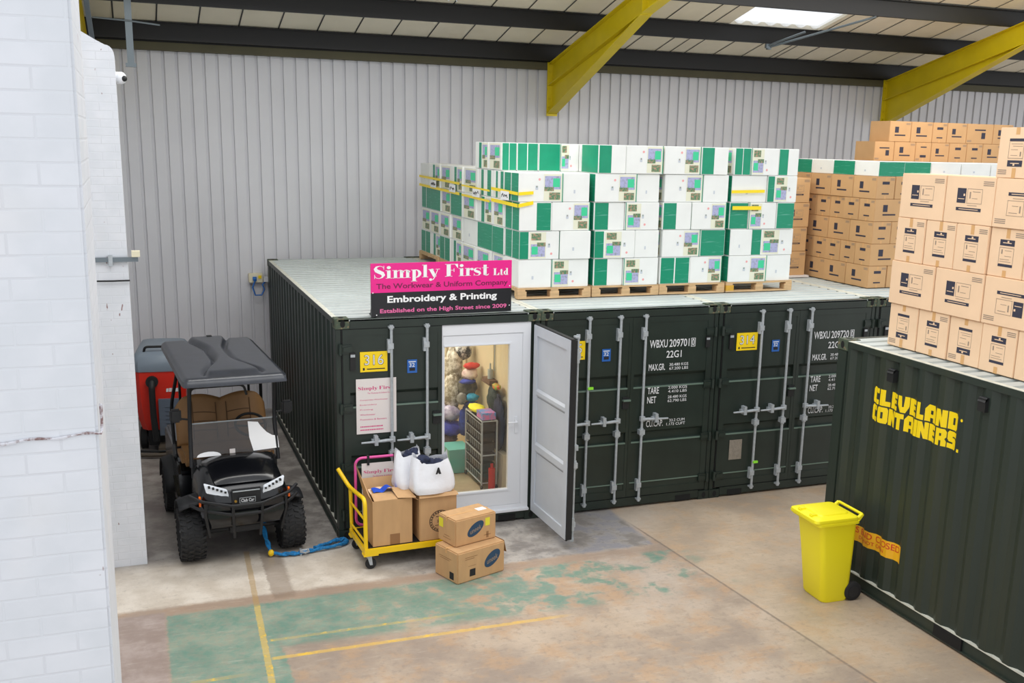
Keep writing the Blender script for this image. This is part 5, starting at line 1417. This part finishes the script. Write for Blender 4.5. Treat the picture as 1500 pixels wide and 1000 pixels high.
# ------------------------------------------------------------------ wheelie bin
def build_bin():
    # local: front faces -x, handle and wheels at +x
    t = thing('wheelie_bin', 'bright yellow wheelie bin standing against the near green container', 'bin', (4.42, -3.02, 0), radians(-2))
    def ring(x0, x1, hw, z, r=.05):
        o = []
        for cx, cy, a0 in ((x1 - r, hw - r, 0), (x0 + r, hw - r, 90), (x0 + r, -hw + r, 180), (x1 - r, -hw + r, 270)):
            for k in range(5):
                a = radians(a0 + k * 22.5); o.append((cx + r * cos(a), cy + r * sin(a), z))
        return o
    b = MB(); b.loft([ring(-.06, .24, .18, .0, .06), ring(-.08, .255, .19, .03, .06), ring(-.14, .25, .212, .55), ring(-.185, .245, .225, .84), ring(-.195, .245, .23, .875)])
    body = b.build('body', M_BIN, t, smooth=30)
    b = MB(); b.loft([ring(-.205, .25, .24, .855, .04), ring(-.235, .26, .25, .86, .04), ring(-.235, .26, .25, .885, .04), ring(-.2, .25, .235, .89, .04)]); b.build('rim', M_BIN, t, smooth=30)
    b = MB(); b.loft([ring(-.265, .245, .245, .885, .05), ring(-.27, .25, .25, .90, .05), ring(-.265, .245, .245, .925, .05), ring(-.23, .22, .215, .94, .05), ring(-.18, .18, .17, .942, .05), ring(-.17, .17, .16, .955, .05), ring(-.12, .13, .11, .962, .05)]); b.build('lid', M_BIN, t, smooth=30)
    b = MB()
    for y in (-.1, .1): b.box(-.245, y - .035, .93, -.17, y + .035, .955)
    b.build('lid_grip', M_BIN, t, bevel=.01)
    b = MB(); b.tube([(.305, -.2, .935), (.305, .2, .935)], .016, 0, 10)
    for y in (-.2, .2): b.prism([(.2, y - .018, .87), (.27, y - .018, .87), (.318, y - .018, .935), (.295, y - .018, .948)], (0, .036, 0))
    b.build('handle', M_BIN, t, smooth=40, bevel=.004)
    b = MB(); b.cyl((.27, -.2, .10), (.27, .2, .10), .012, 0, 8); b.build('axle', M_ZINC, t)
    for y in (-.185, .185):
        b = MB(); b.lathe([(.03, -.025), (.085, -.028), (.1, -.02), (.1, .02), (.085, .028), (.03, .025)], (.28, y, .10), (0, 1, 0), 0, 24); b.lathe([(.005, -.03), (.06, -.03), (.06, .03), (.005, .03)], (.28, y, .10), (0, 1, 0), 1, 16)
        b.build('wheel', [M_RUBBER, M_BLACKP], t, smooth=40)
build_bin()

# ------------------------------------------------------------------ platform trolley and its load
def build_trolley():
    t = thing('platform_trolley', 'yellow platform trolley loaded with cardboard boxes in front of the container door', 'trolley', (.10, -.95, 0), radians(2.5))
    L, D, z = 1.12, .70, .235
    b = MB(); b.box(0, 0, z - .06, L, .03, z + .006); b.box(0, D - .03, z - .06, L, D, z + .006); b.box(0, 0, z - .06, .03, D, z + .006); b.box(L - .03, 0, z - .06, L, D, z + .006); b.build('frame', M_YEL, t, bevel=.004)
    b = MB(); b.box(.03, .03, z - .03, L - .03, D - .03, z + .002); b.build('deck_mat', M_RUBBER, t)
    for x, y in ((.05, .05), (.05, D - .05), (L - .05, .05), (L - .05, D - .05)):
        b = MB(); b.box(x - .06, y - .05, z - .075, x + .10, y + .05, z - .055, 1); b.cyl((x, y, .18), (x, y, .14), .03, 0, 12)
        for s in (-1, 1): b.prism([(x - .02, y + s * .025, .15), (x + .03, y + s * .025, .15), (x + .04, y + s * .025, .05), (x + .01, y + s * .025, .05)], (0, s * .004, 0), 0)
        c = b.build('castor', [M_ZINC, M_YEL], t)
        b = MB(); b.lathe([(.02, -.018), (.055, -.018), (.06, -.01), (.06, .01), (.055, .018), (.02, .018)], (x + .025, y, .06), (0, 1, 0), 0, 20); b.build('castor_wheel', M_RUBBER, c, smooth=40)
    b = MB()
    b.tube(arc_pts([(.02, .03, z), (.015, .03, .80), (.0, .66, .74), (-.1, .78, .93)], .09), .023, 0, 10)
    b.tube([(.02, .66, z - .03), (.01, .66, .74)], .021, 0, 10)
    for zz in (.31, .56): b.tube([(.018, .03, zz), (.012, .66, zz)], .013, 0, 8)
    b.build('push_handle', M_YEL, t, smooth=45)
build_trolley()
def open_carton():
    # open brown box on the trolley
    t = thing('cardboard_box', 'open cardboard box on the trolley nearest the yellow handle', 'box', (.20, -.90, .245), radians(3))
    w_, d, h = .44, .40, .51
    b = MB(); th = .006
    b.box(0, 0, 0, w_, th, h); b.box(0, d - th, 0, w_, d, h); b.box(0, 0, 0, th, d, h); b.box(w_ - th, 0, 0, w_, d, h); b.box(0, 0, 0, w_, d, th)
    b.build('carcass', M_CARD, t)
    for nm, P in (('flap', [(0, 0, h), (0, d, h), (-.09, d - .02, h + .34), (-.09, d - .08, h + .33), (-.03, .06, h + .06)]), ('flap', [(w_, 0, h), (w_, d, h), (w_ + .04, d * .95, h - .02), (w_ + .06, -.02, h - .03)]),
                  ('flap', [(0, d, h), (w_, d, h), (w_, d + .05, h + .12), (0, d + .05, h + .12)]), ('flap', [(.02, 0, h), (w_ - .16, 0, h), (w_ - .18, .16, h + .035), (.02, .14, h + .04)]), ('flap', [(w_ - .16, .0, h + .012), (w_ + .03, -.05, h + .012), (w_ - .0, .2, h + .055), (w_ - .19, .17, h + .075)])):
        b = MB(); b.prism(P, (0, .002, .005)); b.build(nm, M_CARD, t)
    b = MB(); b.box(.19, -.002, 0, .30, 0, .12); b.build('tape_patch', M_CTAPED, t)
    o = MB(); 
    o.grid(lambda u, v: (.25 + u * .27, -.74 + v * .16 - u * .02, .80 + .05 * math.exp(-((u - .6) / .18) ** 2) * (1 - v * .5) + .01 * sin(u * 12)), 14, 6)
    tag(o.build('blue_garment', M_BLUEC, smooth=60, recalc=False), 'bright blue folded cloth showing in the open box', 'cloth')
    b = MB(); 
    b.grid(lambda u, v: (.22 + u * .38, -.86 + v * .3, .755 + .04 * v + .01 * sin(u * 9 + v * 5)), 12, 8)
    tag(b.build('brown_paper', M_CARD2, smooth=60, recalc=False), 'sheet of packing paper lying in the open box', 'paper')
    t2 = thing('cardboard_box', 'tall cardboard box on the trolley printed with a round emblem', 'box', (.715, -.905, .245), radians(2))
    w2, d2, h2 = .425, .42, .535
    b = MB(); b.box(0, 0, 0, w2, d2, h2); b.build('carcass', M_CARD, t2, bevel=.008)
    b = MB(); cx, cz = .235, .215
    F = lambda u, v: (cx + u, -.002, cz + v)
    for r0, r1 in ((.118, .125), (.092, .096)):
        for k in range(32):
            a0, a1 = 2 * pi * k / 32, 2 * pi * (k + 1) / 32
            b.poly([F(r0 * cos(a0), r0 * sin(a0)), F(r1 * cos(a0), r1 * sin(a0)), F(r1 * cos(a1), r1 * sin(a1)), F(r0 * cos(a1), r0 * sin(a1))])
    for k in range(22):
        a0 = 2 * pi * k / 22; a1 = a0 + .16
        b.poly([F(.101 * cos(a0), .101 * sin(a0)), F(.113 * cos(a0), .113 * sin(a0)), F(.113 * cos(a1), .113 * sin(a1)), F(.101 * cos(a1), .101 * sin(a1))])
    for k in range(9):
        a0 = 2 * pi * k / 9; b.poly([F(.03 * cos(a0 - .15), .03 * sin(a0 - .15)), F(.04 * cos(a0), .04 * sin(a0)), F(.03 * cos(a0 + .15), .03 * sin(a0 + .15)), F(0, 0)])
    b.box(cx - .06, -.002, cz - .05, cx + .06, -.0015, cz - .045); b.box(cx - .05, -.002, cz + .05, cx + .05, -.0015, cz + .055)
    b.build('emblem', M_INKB, t2, recalc=False)
    b = MB(); b.prism([(0, 0, h2), (w2, 0, h2), (w2 + .01, -.03, h2 - .03), (-.01, -.03, h2 - .03)], (0, .004, .003)); b.build('flap', M_CARD, t2)
open_carton()
def bag(loc, w_, d, h, rz, lab, logo, seed):
    t = thing('plastic_bag', lab, 'bag', loc, rz, 'white plastic bags of clothes on the trolley')
    R = random.Random(seed); b = MB(); n = 28; rings = []
    ph = [R.uniform(0, 6) for _ in range(4)]
    for j in range(11):
        v = j / 10; ring = []
        for k in range(n):
            a = 2 * pi * k / n
            sc = (1.0 - .24 * v * v) * (1 - .12 * max(0, .12 - v) / .12); ca, sa = cos(a), sin(a)
            x = w_ / 2 * math.copysign(abs(ca) ** .6, ca) * sc; y = d / 2 * math.copysign(abs(sa) ** .6, sa) * (sc - .25 * v)
            wob = .012 * sin(3 * a + ph[0] + 4 * v) + .008 * sin(7 * a + ph[1])
            top = h * (v if v < 1 else 1) + (v ** 4) * (.075 * abs(ca) ** 3 - .03 + .03 * (sa > .2) + .012 * sin(5 * a + ph[2]))
            ring.append((x + wob * ca, y + wob * sa, max(top, 0)))
        rings.append(ring)
    b.loft(rings, cap=False); b.poly(list(reversed(rings[0])))
    b.build('bag_skin', M_BAG, t, smooth=60)
    b = MB(); 
    for k in range(5): b.blob((R.uniform(-.24, .24) * w_, R.uniform(-.04, .12) * d, h * .88 + R.uniform(-.03, .04)), w_ * .17, d * .24, .05, 0, 10, 6, .35, seed + k)
    b.blob((0, .02, h * .6), w_ * .32, d * .22, h * .18, 0, 10, 6)
    o = b.build('garments', M_NAVY, t, smooth=60, label='dark navy clothes filling the bag')
    if logo:
        b = MB(); F = lambda u, v: (.03 + u, -d / 2 * .86 - .028, h * .62 + v)
        b.poly([F(-.03, 0), F(-.008, 0), F(0, .018), F(.008, 0), F(.035, 0), F(.01, .075), F(-.005, .075)]); b.build('logo', M_INKB, t, recalc=False)
bag((.66, -.60, .79), .34, .28, .40, .15, 'white plastic bag of dark clothes behind, next to the open box', False, 3)
bag((.875, -.80, .785), .50, .28, .37, .05, 'white plastic bag of dark clothes in front with small black logo', True, 8)

def floor_boxes():
    def box_(loc, rz, w_, d, h, lab, marks, flap=False):
        t = thing('cardboard_box', lab, 'box', loc, rz)
        b0 = MB(); b0.box(0, 0, 0, w_, d, h, 0); me0 = b0.mesh('t', [M_CARD], bevel=.012)
        b = MB(); b.add([tuple(v.co) for v in me0.vertices], [tuple(q.vertices) for q in me0.polygons], 5)
        F = lambda u, v: (u, -.0015, v); S = lambda u, v: (-.0015, d - u, v)
        cu, cv, ru, rv = marks['oval']
        b.poly([F(cu + ru * cos(a) + .012 * sin(a), cv + rv * sin(a) + .034 * cos(a)) for a in [2 * pi * k / 28 for k in range(28)]], 0)
        b.text('uneek', lambda u, v: (cu - ru * .68 + u, -.003, cv - rv * .42 + v + .30 * (u - ru * .68)), ru * 1.36, rv * .72, 1, .01)
        for r_ in marks.get('yellow', []): b.poly([F(r_[0], r_[1]), F(r_[2], r_[1]), F(r_[2], r_[3]), F(r_[0], r_[3])], 2)
        for r_ in marks.get('yellow_side', []): b.poly([S(r_[0], r_[1]), S(r_[2], r_[1]), S(r_[2], r_[3]), S(r_[0], r_[3])], 2)
        for r_ in marks.get('black', []): b.poly([F(r_[0], r_[1]), F(r_[2], r_[1]), F(r_[2], r_[3]), F(r_[0], r_[3])], 3)
        for r_ in marks.get('black_side', []): b.poly([S(r_[0], r_[1]), S(r_[2], r_[1]), S(r_[2], r_[3]), S(r_[0], r_[3])], 3)
        for r_ in marks.get('lines_side', []): b.poly([S(r_[0], r_[1]), S(r_[2], r_[1]), S(r_[2], r_[3]), S(r_[0], r_[3])], 4)
        for r_ in marks.get('lines', []): b.poly([F(r_[0], r_[1]), F(r_[2], r_[1]), F(r_[2], r_[3]), F(r_[0], r_[3])], 4)
        b.build('carcass', [M_INKO, M_INKL, mat('label_yellow', (232, 222, 60), .5), M_INKB, M_CARDE, M_CARD], t, recalc=False)
        b = MB(); b.box(-.001, d * .47, h, w_ + .001, d * .53, h + .0015, 0); b.box(-.0015, d * .47, h - .05, 0, d * .53, h + .001, 0)
        b.build('tape', M_CTAPE, t)
        if flap:
            b = MB(); b.prism([(w_, .02, h), (w_, .3, h), (w_ + .035, .3, h - .16), (w_ + .035, .02, h - .14)], (.006, 0, 0)); b.build('flap', M_CARDE, t)
        return t
    a = math.atan2(.21, .60)
    box_((.935, -1.605, 0), a, .63, .41, .345, 'larger cardboard box on the floor with blue oval print', dict(oval=(.46, .19, .105, .085), black=[(.16, .055, .235, .135)], black_side=[(.27, .03, .345, .11)], lines=[(.1, .25, .22, .256), (.1, .27, .26, .276), (.14, .17, .24, .174)], lines_side=[(.08, .24, .3, .246), (.1, .22, .27, .226)]), True)
    t = box_((.96, -1.44, .347), math.atan2(.15, .48), .53, .33, .30, 'smaller cardboard box on top of a floor box, tagged with yellow labels', dict(oval=(.26, .16, .105, .075), yellow=[(.385, .165, .445, .255)], yellow_side=[(.02, .16, .10, .26)], lines=[(.37, .06, .46, .066), (.40, .03, .43, .1)], lines_side=[(.1, .06, .24, .066), (.12, .09, .22, .096)]))
    b = MB(); b.box(.38, .12, .3005, .49, .2, .3025); b.build('address_label', M_SIGNW, t)
floor_boxes()

# ------------------------------------------------------------------ things inside the shop
def build_shop():
    l = bpy.data.lights.new('shop_lamp', 'AREA'); l.energy = 42; l.size = .5; l.shape = 'RECTANGLE'; l.size_y = 2.6; l.color = (1, .93, .8)
    o = bpy.data.objects.new('shop_lamp', l); C.objects.link(o); o.location = (1.2, 2.0, 2.45)
    z0 = .172
    t = thing('drawer_unit', 'black wire-front drawer unit with chrome frame inside the shop', 'drawer unit', (1.97, .76, z0))
    W_, D_, H_ = .20, .68, .90
    b = MB()
    for x in (0, W_):
        for y in (0, D_): b.tube([(x, y, .03), (x, y, H_)], .012, 0, 6)
    for z in (.08, H_ * .5, H_):
        b.tube([(0, 0, z), (W_, 0, z), (W_, D_, z), (0, D_, z)], .010, 0, 6, close=True)
    b.build('frame', M_ZINC, t)
    for k in range(6):
        zz = .1 + k * .133; b = MB(); b.box(.0, .02, zz, W_ - .02, D_ - .02, zz + .10, 0)
        for q in range(8): b.box(-.005, .05 + q * .08, zz, -.002, .053 + q * .08, zz + .1, 1)
        b.box(-.006, .02, zz + .09, -.002, D_ - .02, zz + .097, 1)
        b.build('drawer', [M_GASK, M_ZINC], t)
    for x, y in ((0, 0), (W_, 0), (0, D_), (W_, D_)):
        b = MB(); b.cyl((x - .01, y, .03), (x + .01, y, .03), .03, 0, 10); b.build('castor', M_RUBBER, t)
    def item(name, fn, m, lab, cat, grp=None):
        b = MB(); fn(b); tag(b.build(name, m, smooth=50), lab, cat, grp)
    zt = z0 + H_ + .012
    item('yellow_vest', lambda b: b.blob((2.07, 1.28, zt + .035), .10, .2, .05, 0, 12, 8, .2, 1, .35), mat('hi_vis_yellow', (240, 232, 40), .7), 'folded yellow vest on the rear of the drawer unit', 'garment')
    item('coloured_boxes', lambda b: b.box(1.98, .78, zt, 2.16, 1.02, zt + .09), two_tone('mixed_packaging', (90, 160, 220), (230, 120, 170), 14, .42, .6), 'pastel packet lying on the front of the drawer unit', 'packet')
    item('storage_tote', lambda b: b.loft([[(1.78, 1.5, z0), (2.02, 1.5, z0), (2.02, 1.8, z0), (1.78, 1.8, z0)], [(1.74, 1.46, z0 + .34), (2.05, 1.46, z0 + .34), (2.05, 1.85, z0 + .34), (1.74, 1.85, z0 + .34)]]), mat('teal_plastic', (110, 190, 180), .5), 'teal plastic tote on the shop floor behind the drawer unit', 'tote')
    b = MB(); b.tube([(2.1, 2.5, z0), (2.1, 2.5, 1.92), (2.1, 3.6, 1.92), (2.1, 3.6, z0)], .014, 0, 8)
    tag(b.build('clothes_rail', M_ZINC), 'chrome clothes rail inside the shop', 'rail')
    def lumps(name, c, c2, rough, pts, lab, cat='garment', sc=9):
        m = two_tone(name + '_cloth', c, c2, sc, .44, .6, rough)
        b = MB()
        for k, (x, y, z, rx, ry, rz) in enumerate(pts): b.blob((x, y, z), rx, ry, rz, 0, 14, 10, .28, sum(map(ord, name)) % 97 + k)
        tag(b.build(name, m, smooth=70), lab, cat)
    lumps('wrapped_jacket', (146, 136, 114), (226, 220, 206), .35, [(2.02, 2.2, 1.50, .13, .12, .28), (1.98, 2.1, 1.14, .13, .12, .26)], 'plastic-wrapped beige jacket hanging at left behind the shop glass', sc=14)
    lumps('patterned_shirt', (34, 36, 40), (232, 230, 226), .7, [(2.14, 2.2, 1.72, .13, .12, .14)], 'black and white patterned shirt at the top of the rail', sc=12)
    lumps('cream_jumper', (226, 214, 184), (160, 146, 120), .8, [(1.9, 2.35, 1.62, .1, .12, .24)], 'cream jumper hanging at the far left behind the shop glass')
    lumps('olive_jacket', (66, 66, 56), (108, 104, 90), .8, [(2.15, 2.0, 1.22, .14, .11, .16)], 'dark olive jacket hanging below the blue collar in the shop')
    lumps('pale_shirt', (232, 214, 204), (190, 150, 150), .8, [(2.16, 1.88, 1.44, .11, .08, .09)], 'pale pinkish shirt just below the red cloth in the shop')
    lumps('red_cloth', (190, 34, 30), (214, 70, 56), .7, [(2.17, 1.86, 1.56, .11, .08, .045)], 'bright red cloth on the clothes rail in the shop')
    lumps('blue_collar', (40, 56, 150), (70, 84, 180), .7, [(2.12, 1.86, 1.345, .11, .08, .035)], 'strip of blue cloth under the pale pinkish shirt')
    lumps('grey_hat', (120, 118, 112), (170, 168, 160), .8, [(2.03, 1.85, 1.11, .07, .07, .08)], 'round grey woolly hat beside the turquoise cloth')
    lumps('turquoise_cloth', (30, 150, 196), (90, 190, 220), .6, [(2.18, 1.84, 1.12, .09, .07, .055)], 'turquoise cloth folded above the navy one in the shop')
    lumps('navy_cloth_fold', (24, 30, 66), (40, 60, 120), .8, [(2.17, 1.84, 1.02, .1, .08, .05)], 'navy cloth folded under the turquoise one in the shop')
    lumps('blue_trousers', (30, 52, 130), (46, 76, 170), .8, [(2.08, 1.9, .78, .07, .08, .2)], 'blue trousers hanging low beside the drawer unit')
    lumps('plastic_sack', (196, 190, 214), (150, 140, 170), .3, [(1.93, 2.05, .87, .15, .16, .11)], 'pale violet plastic sack on the royal blue bundle')
    lumps('royal_bundle', (38, 48, 150), (60, 72, 190), .7, [(1.93, 2.05, .66, .17, .18, .11)], 'royal blue bundle of cloth in the stack at left')
    lumps('dark_bundle', (52, 40, 44), (96, 80, 80), .8, [(1.88, 2.06, .50, .16, .18, .07)], 'dark brown bundle of cloth under the royal blue one')
    lumps('pale_bundle', (214, 204, 190), (170, 156, 140), .8, [(1.85, 2.06, .34, .17, .2, .11)], 'cream bundle of cloth at the bottom of the stack')
    lumps('plain_sack', (120, 110, 96), (160, 150, 130), .8, [(1.85, 2.06, .20, .16, .18, .04)], 'flat brown sack on the shop floor under the bundles')
    lumps('green_coat', (30, 48, 44), (58, 70, 66), .8, [(2.24, 1.14, 1.26, .06, .16, .18)], 'dark green coat on the shop wall at right of the glass', sc=16)
    lumps('navy_coat', (30, 36, 56), (44, 52, 78), .85, [(2.245, .92, .98, .055, .19, .36)], 'long navy coat hanging in front of the dark green one', sc=8)
    lumps('coloured_tags', (230, 90, 60), (120, 200, 70), .6, [(2.24, 1.0, 1.46, .05, .1, .04)], 'bunch of coloured tags above the navy coat', 'tags', 30)
    item('leaning_board', lambda b: b.prism([(2.20, .64, z0), (2.29, .64, z0), (2.29, .9, z0), (2.20, .9, z0)], (.02, 0, .46)), mat('beige_board', (206, 196, 176), .6), 'beige board leaning on the shop wall by the door', 'board')
    item('wall_shelf', lambda b: (b.box(2.2, 1.2, 1.43, 2.325, 1.52, 1.445), b.box(2.21, 1.2, 1.445, 2.32, 1.50, 1.49)), mat('shelf_brown', (110, 84, 66), .6), 'small brown shelf on the cream shop wall', 'shelf')
    item('spray_bottle', lambda b: (b.cyl((2.26, 1.32, 1.495), (2.26, 1.32, 1.62), .035, 0, 12), b.cyl((2.26, 1.32, 1.62), (2.26, 1.32, 1.70), .012, 0, 8), b.cyl((2.312, 1.3, 1.6), (2.312, 1.3, 2.2), .008, 0, 6)), mat('bottle_grey', (170, 178, 176), .4), 'grey bottle on the small brown shelf in the shop', 'bottle')
    item('fire_extinguisher', lambda b: (b.cyl((2.08, .68, z0), (2.08, .68, z0 + .30), .045, 0, 14), b.cyl((2.08, .68, z0 + .30), (2.08, .68, z0 + .36), .02, 0, 10)), mat('signal_red', (190, 30, 30), .35), 'red cylinder on the shop floor in front of the drawer unit', 'extinguisher')
build_shop()
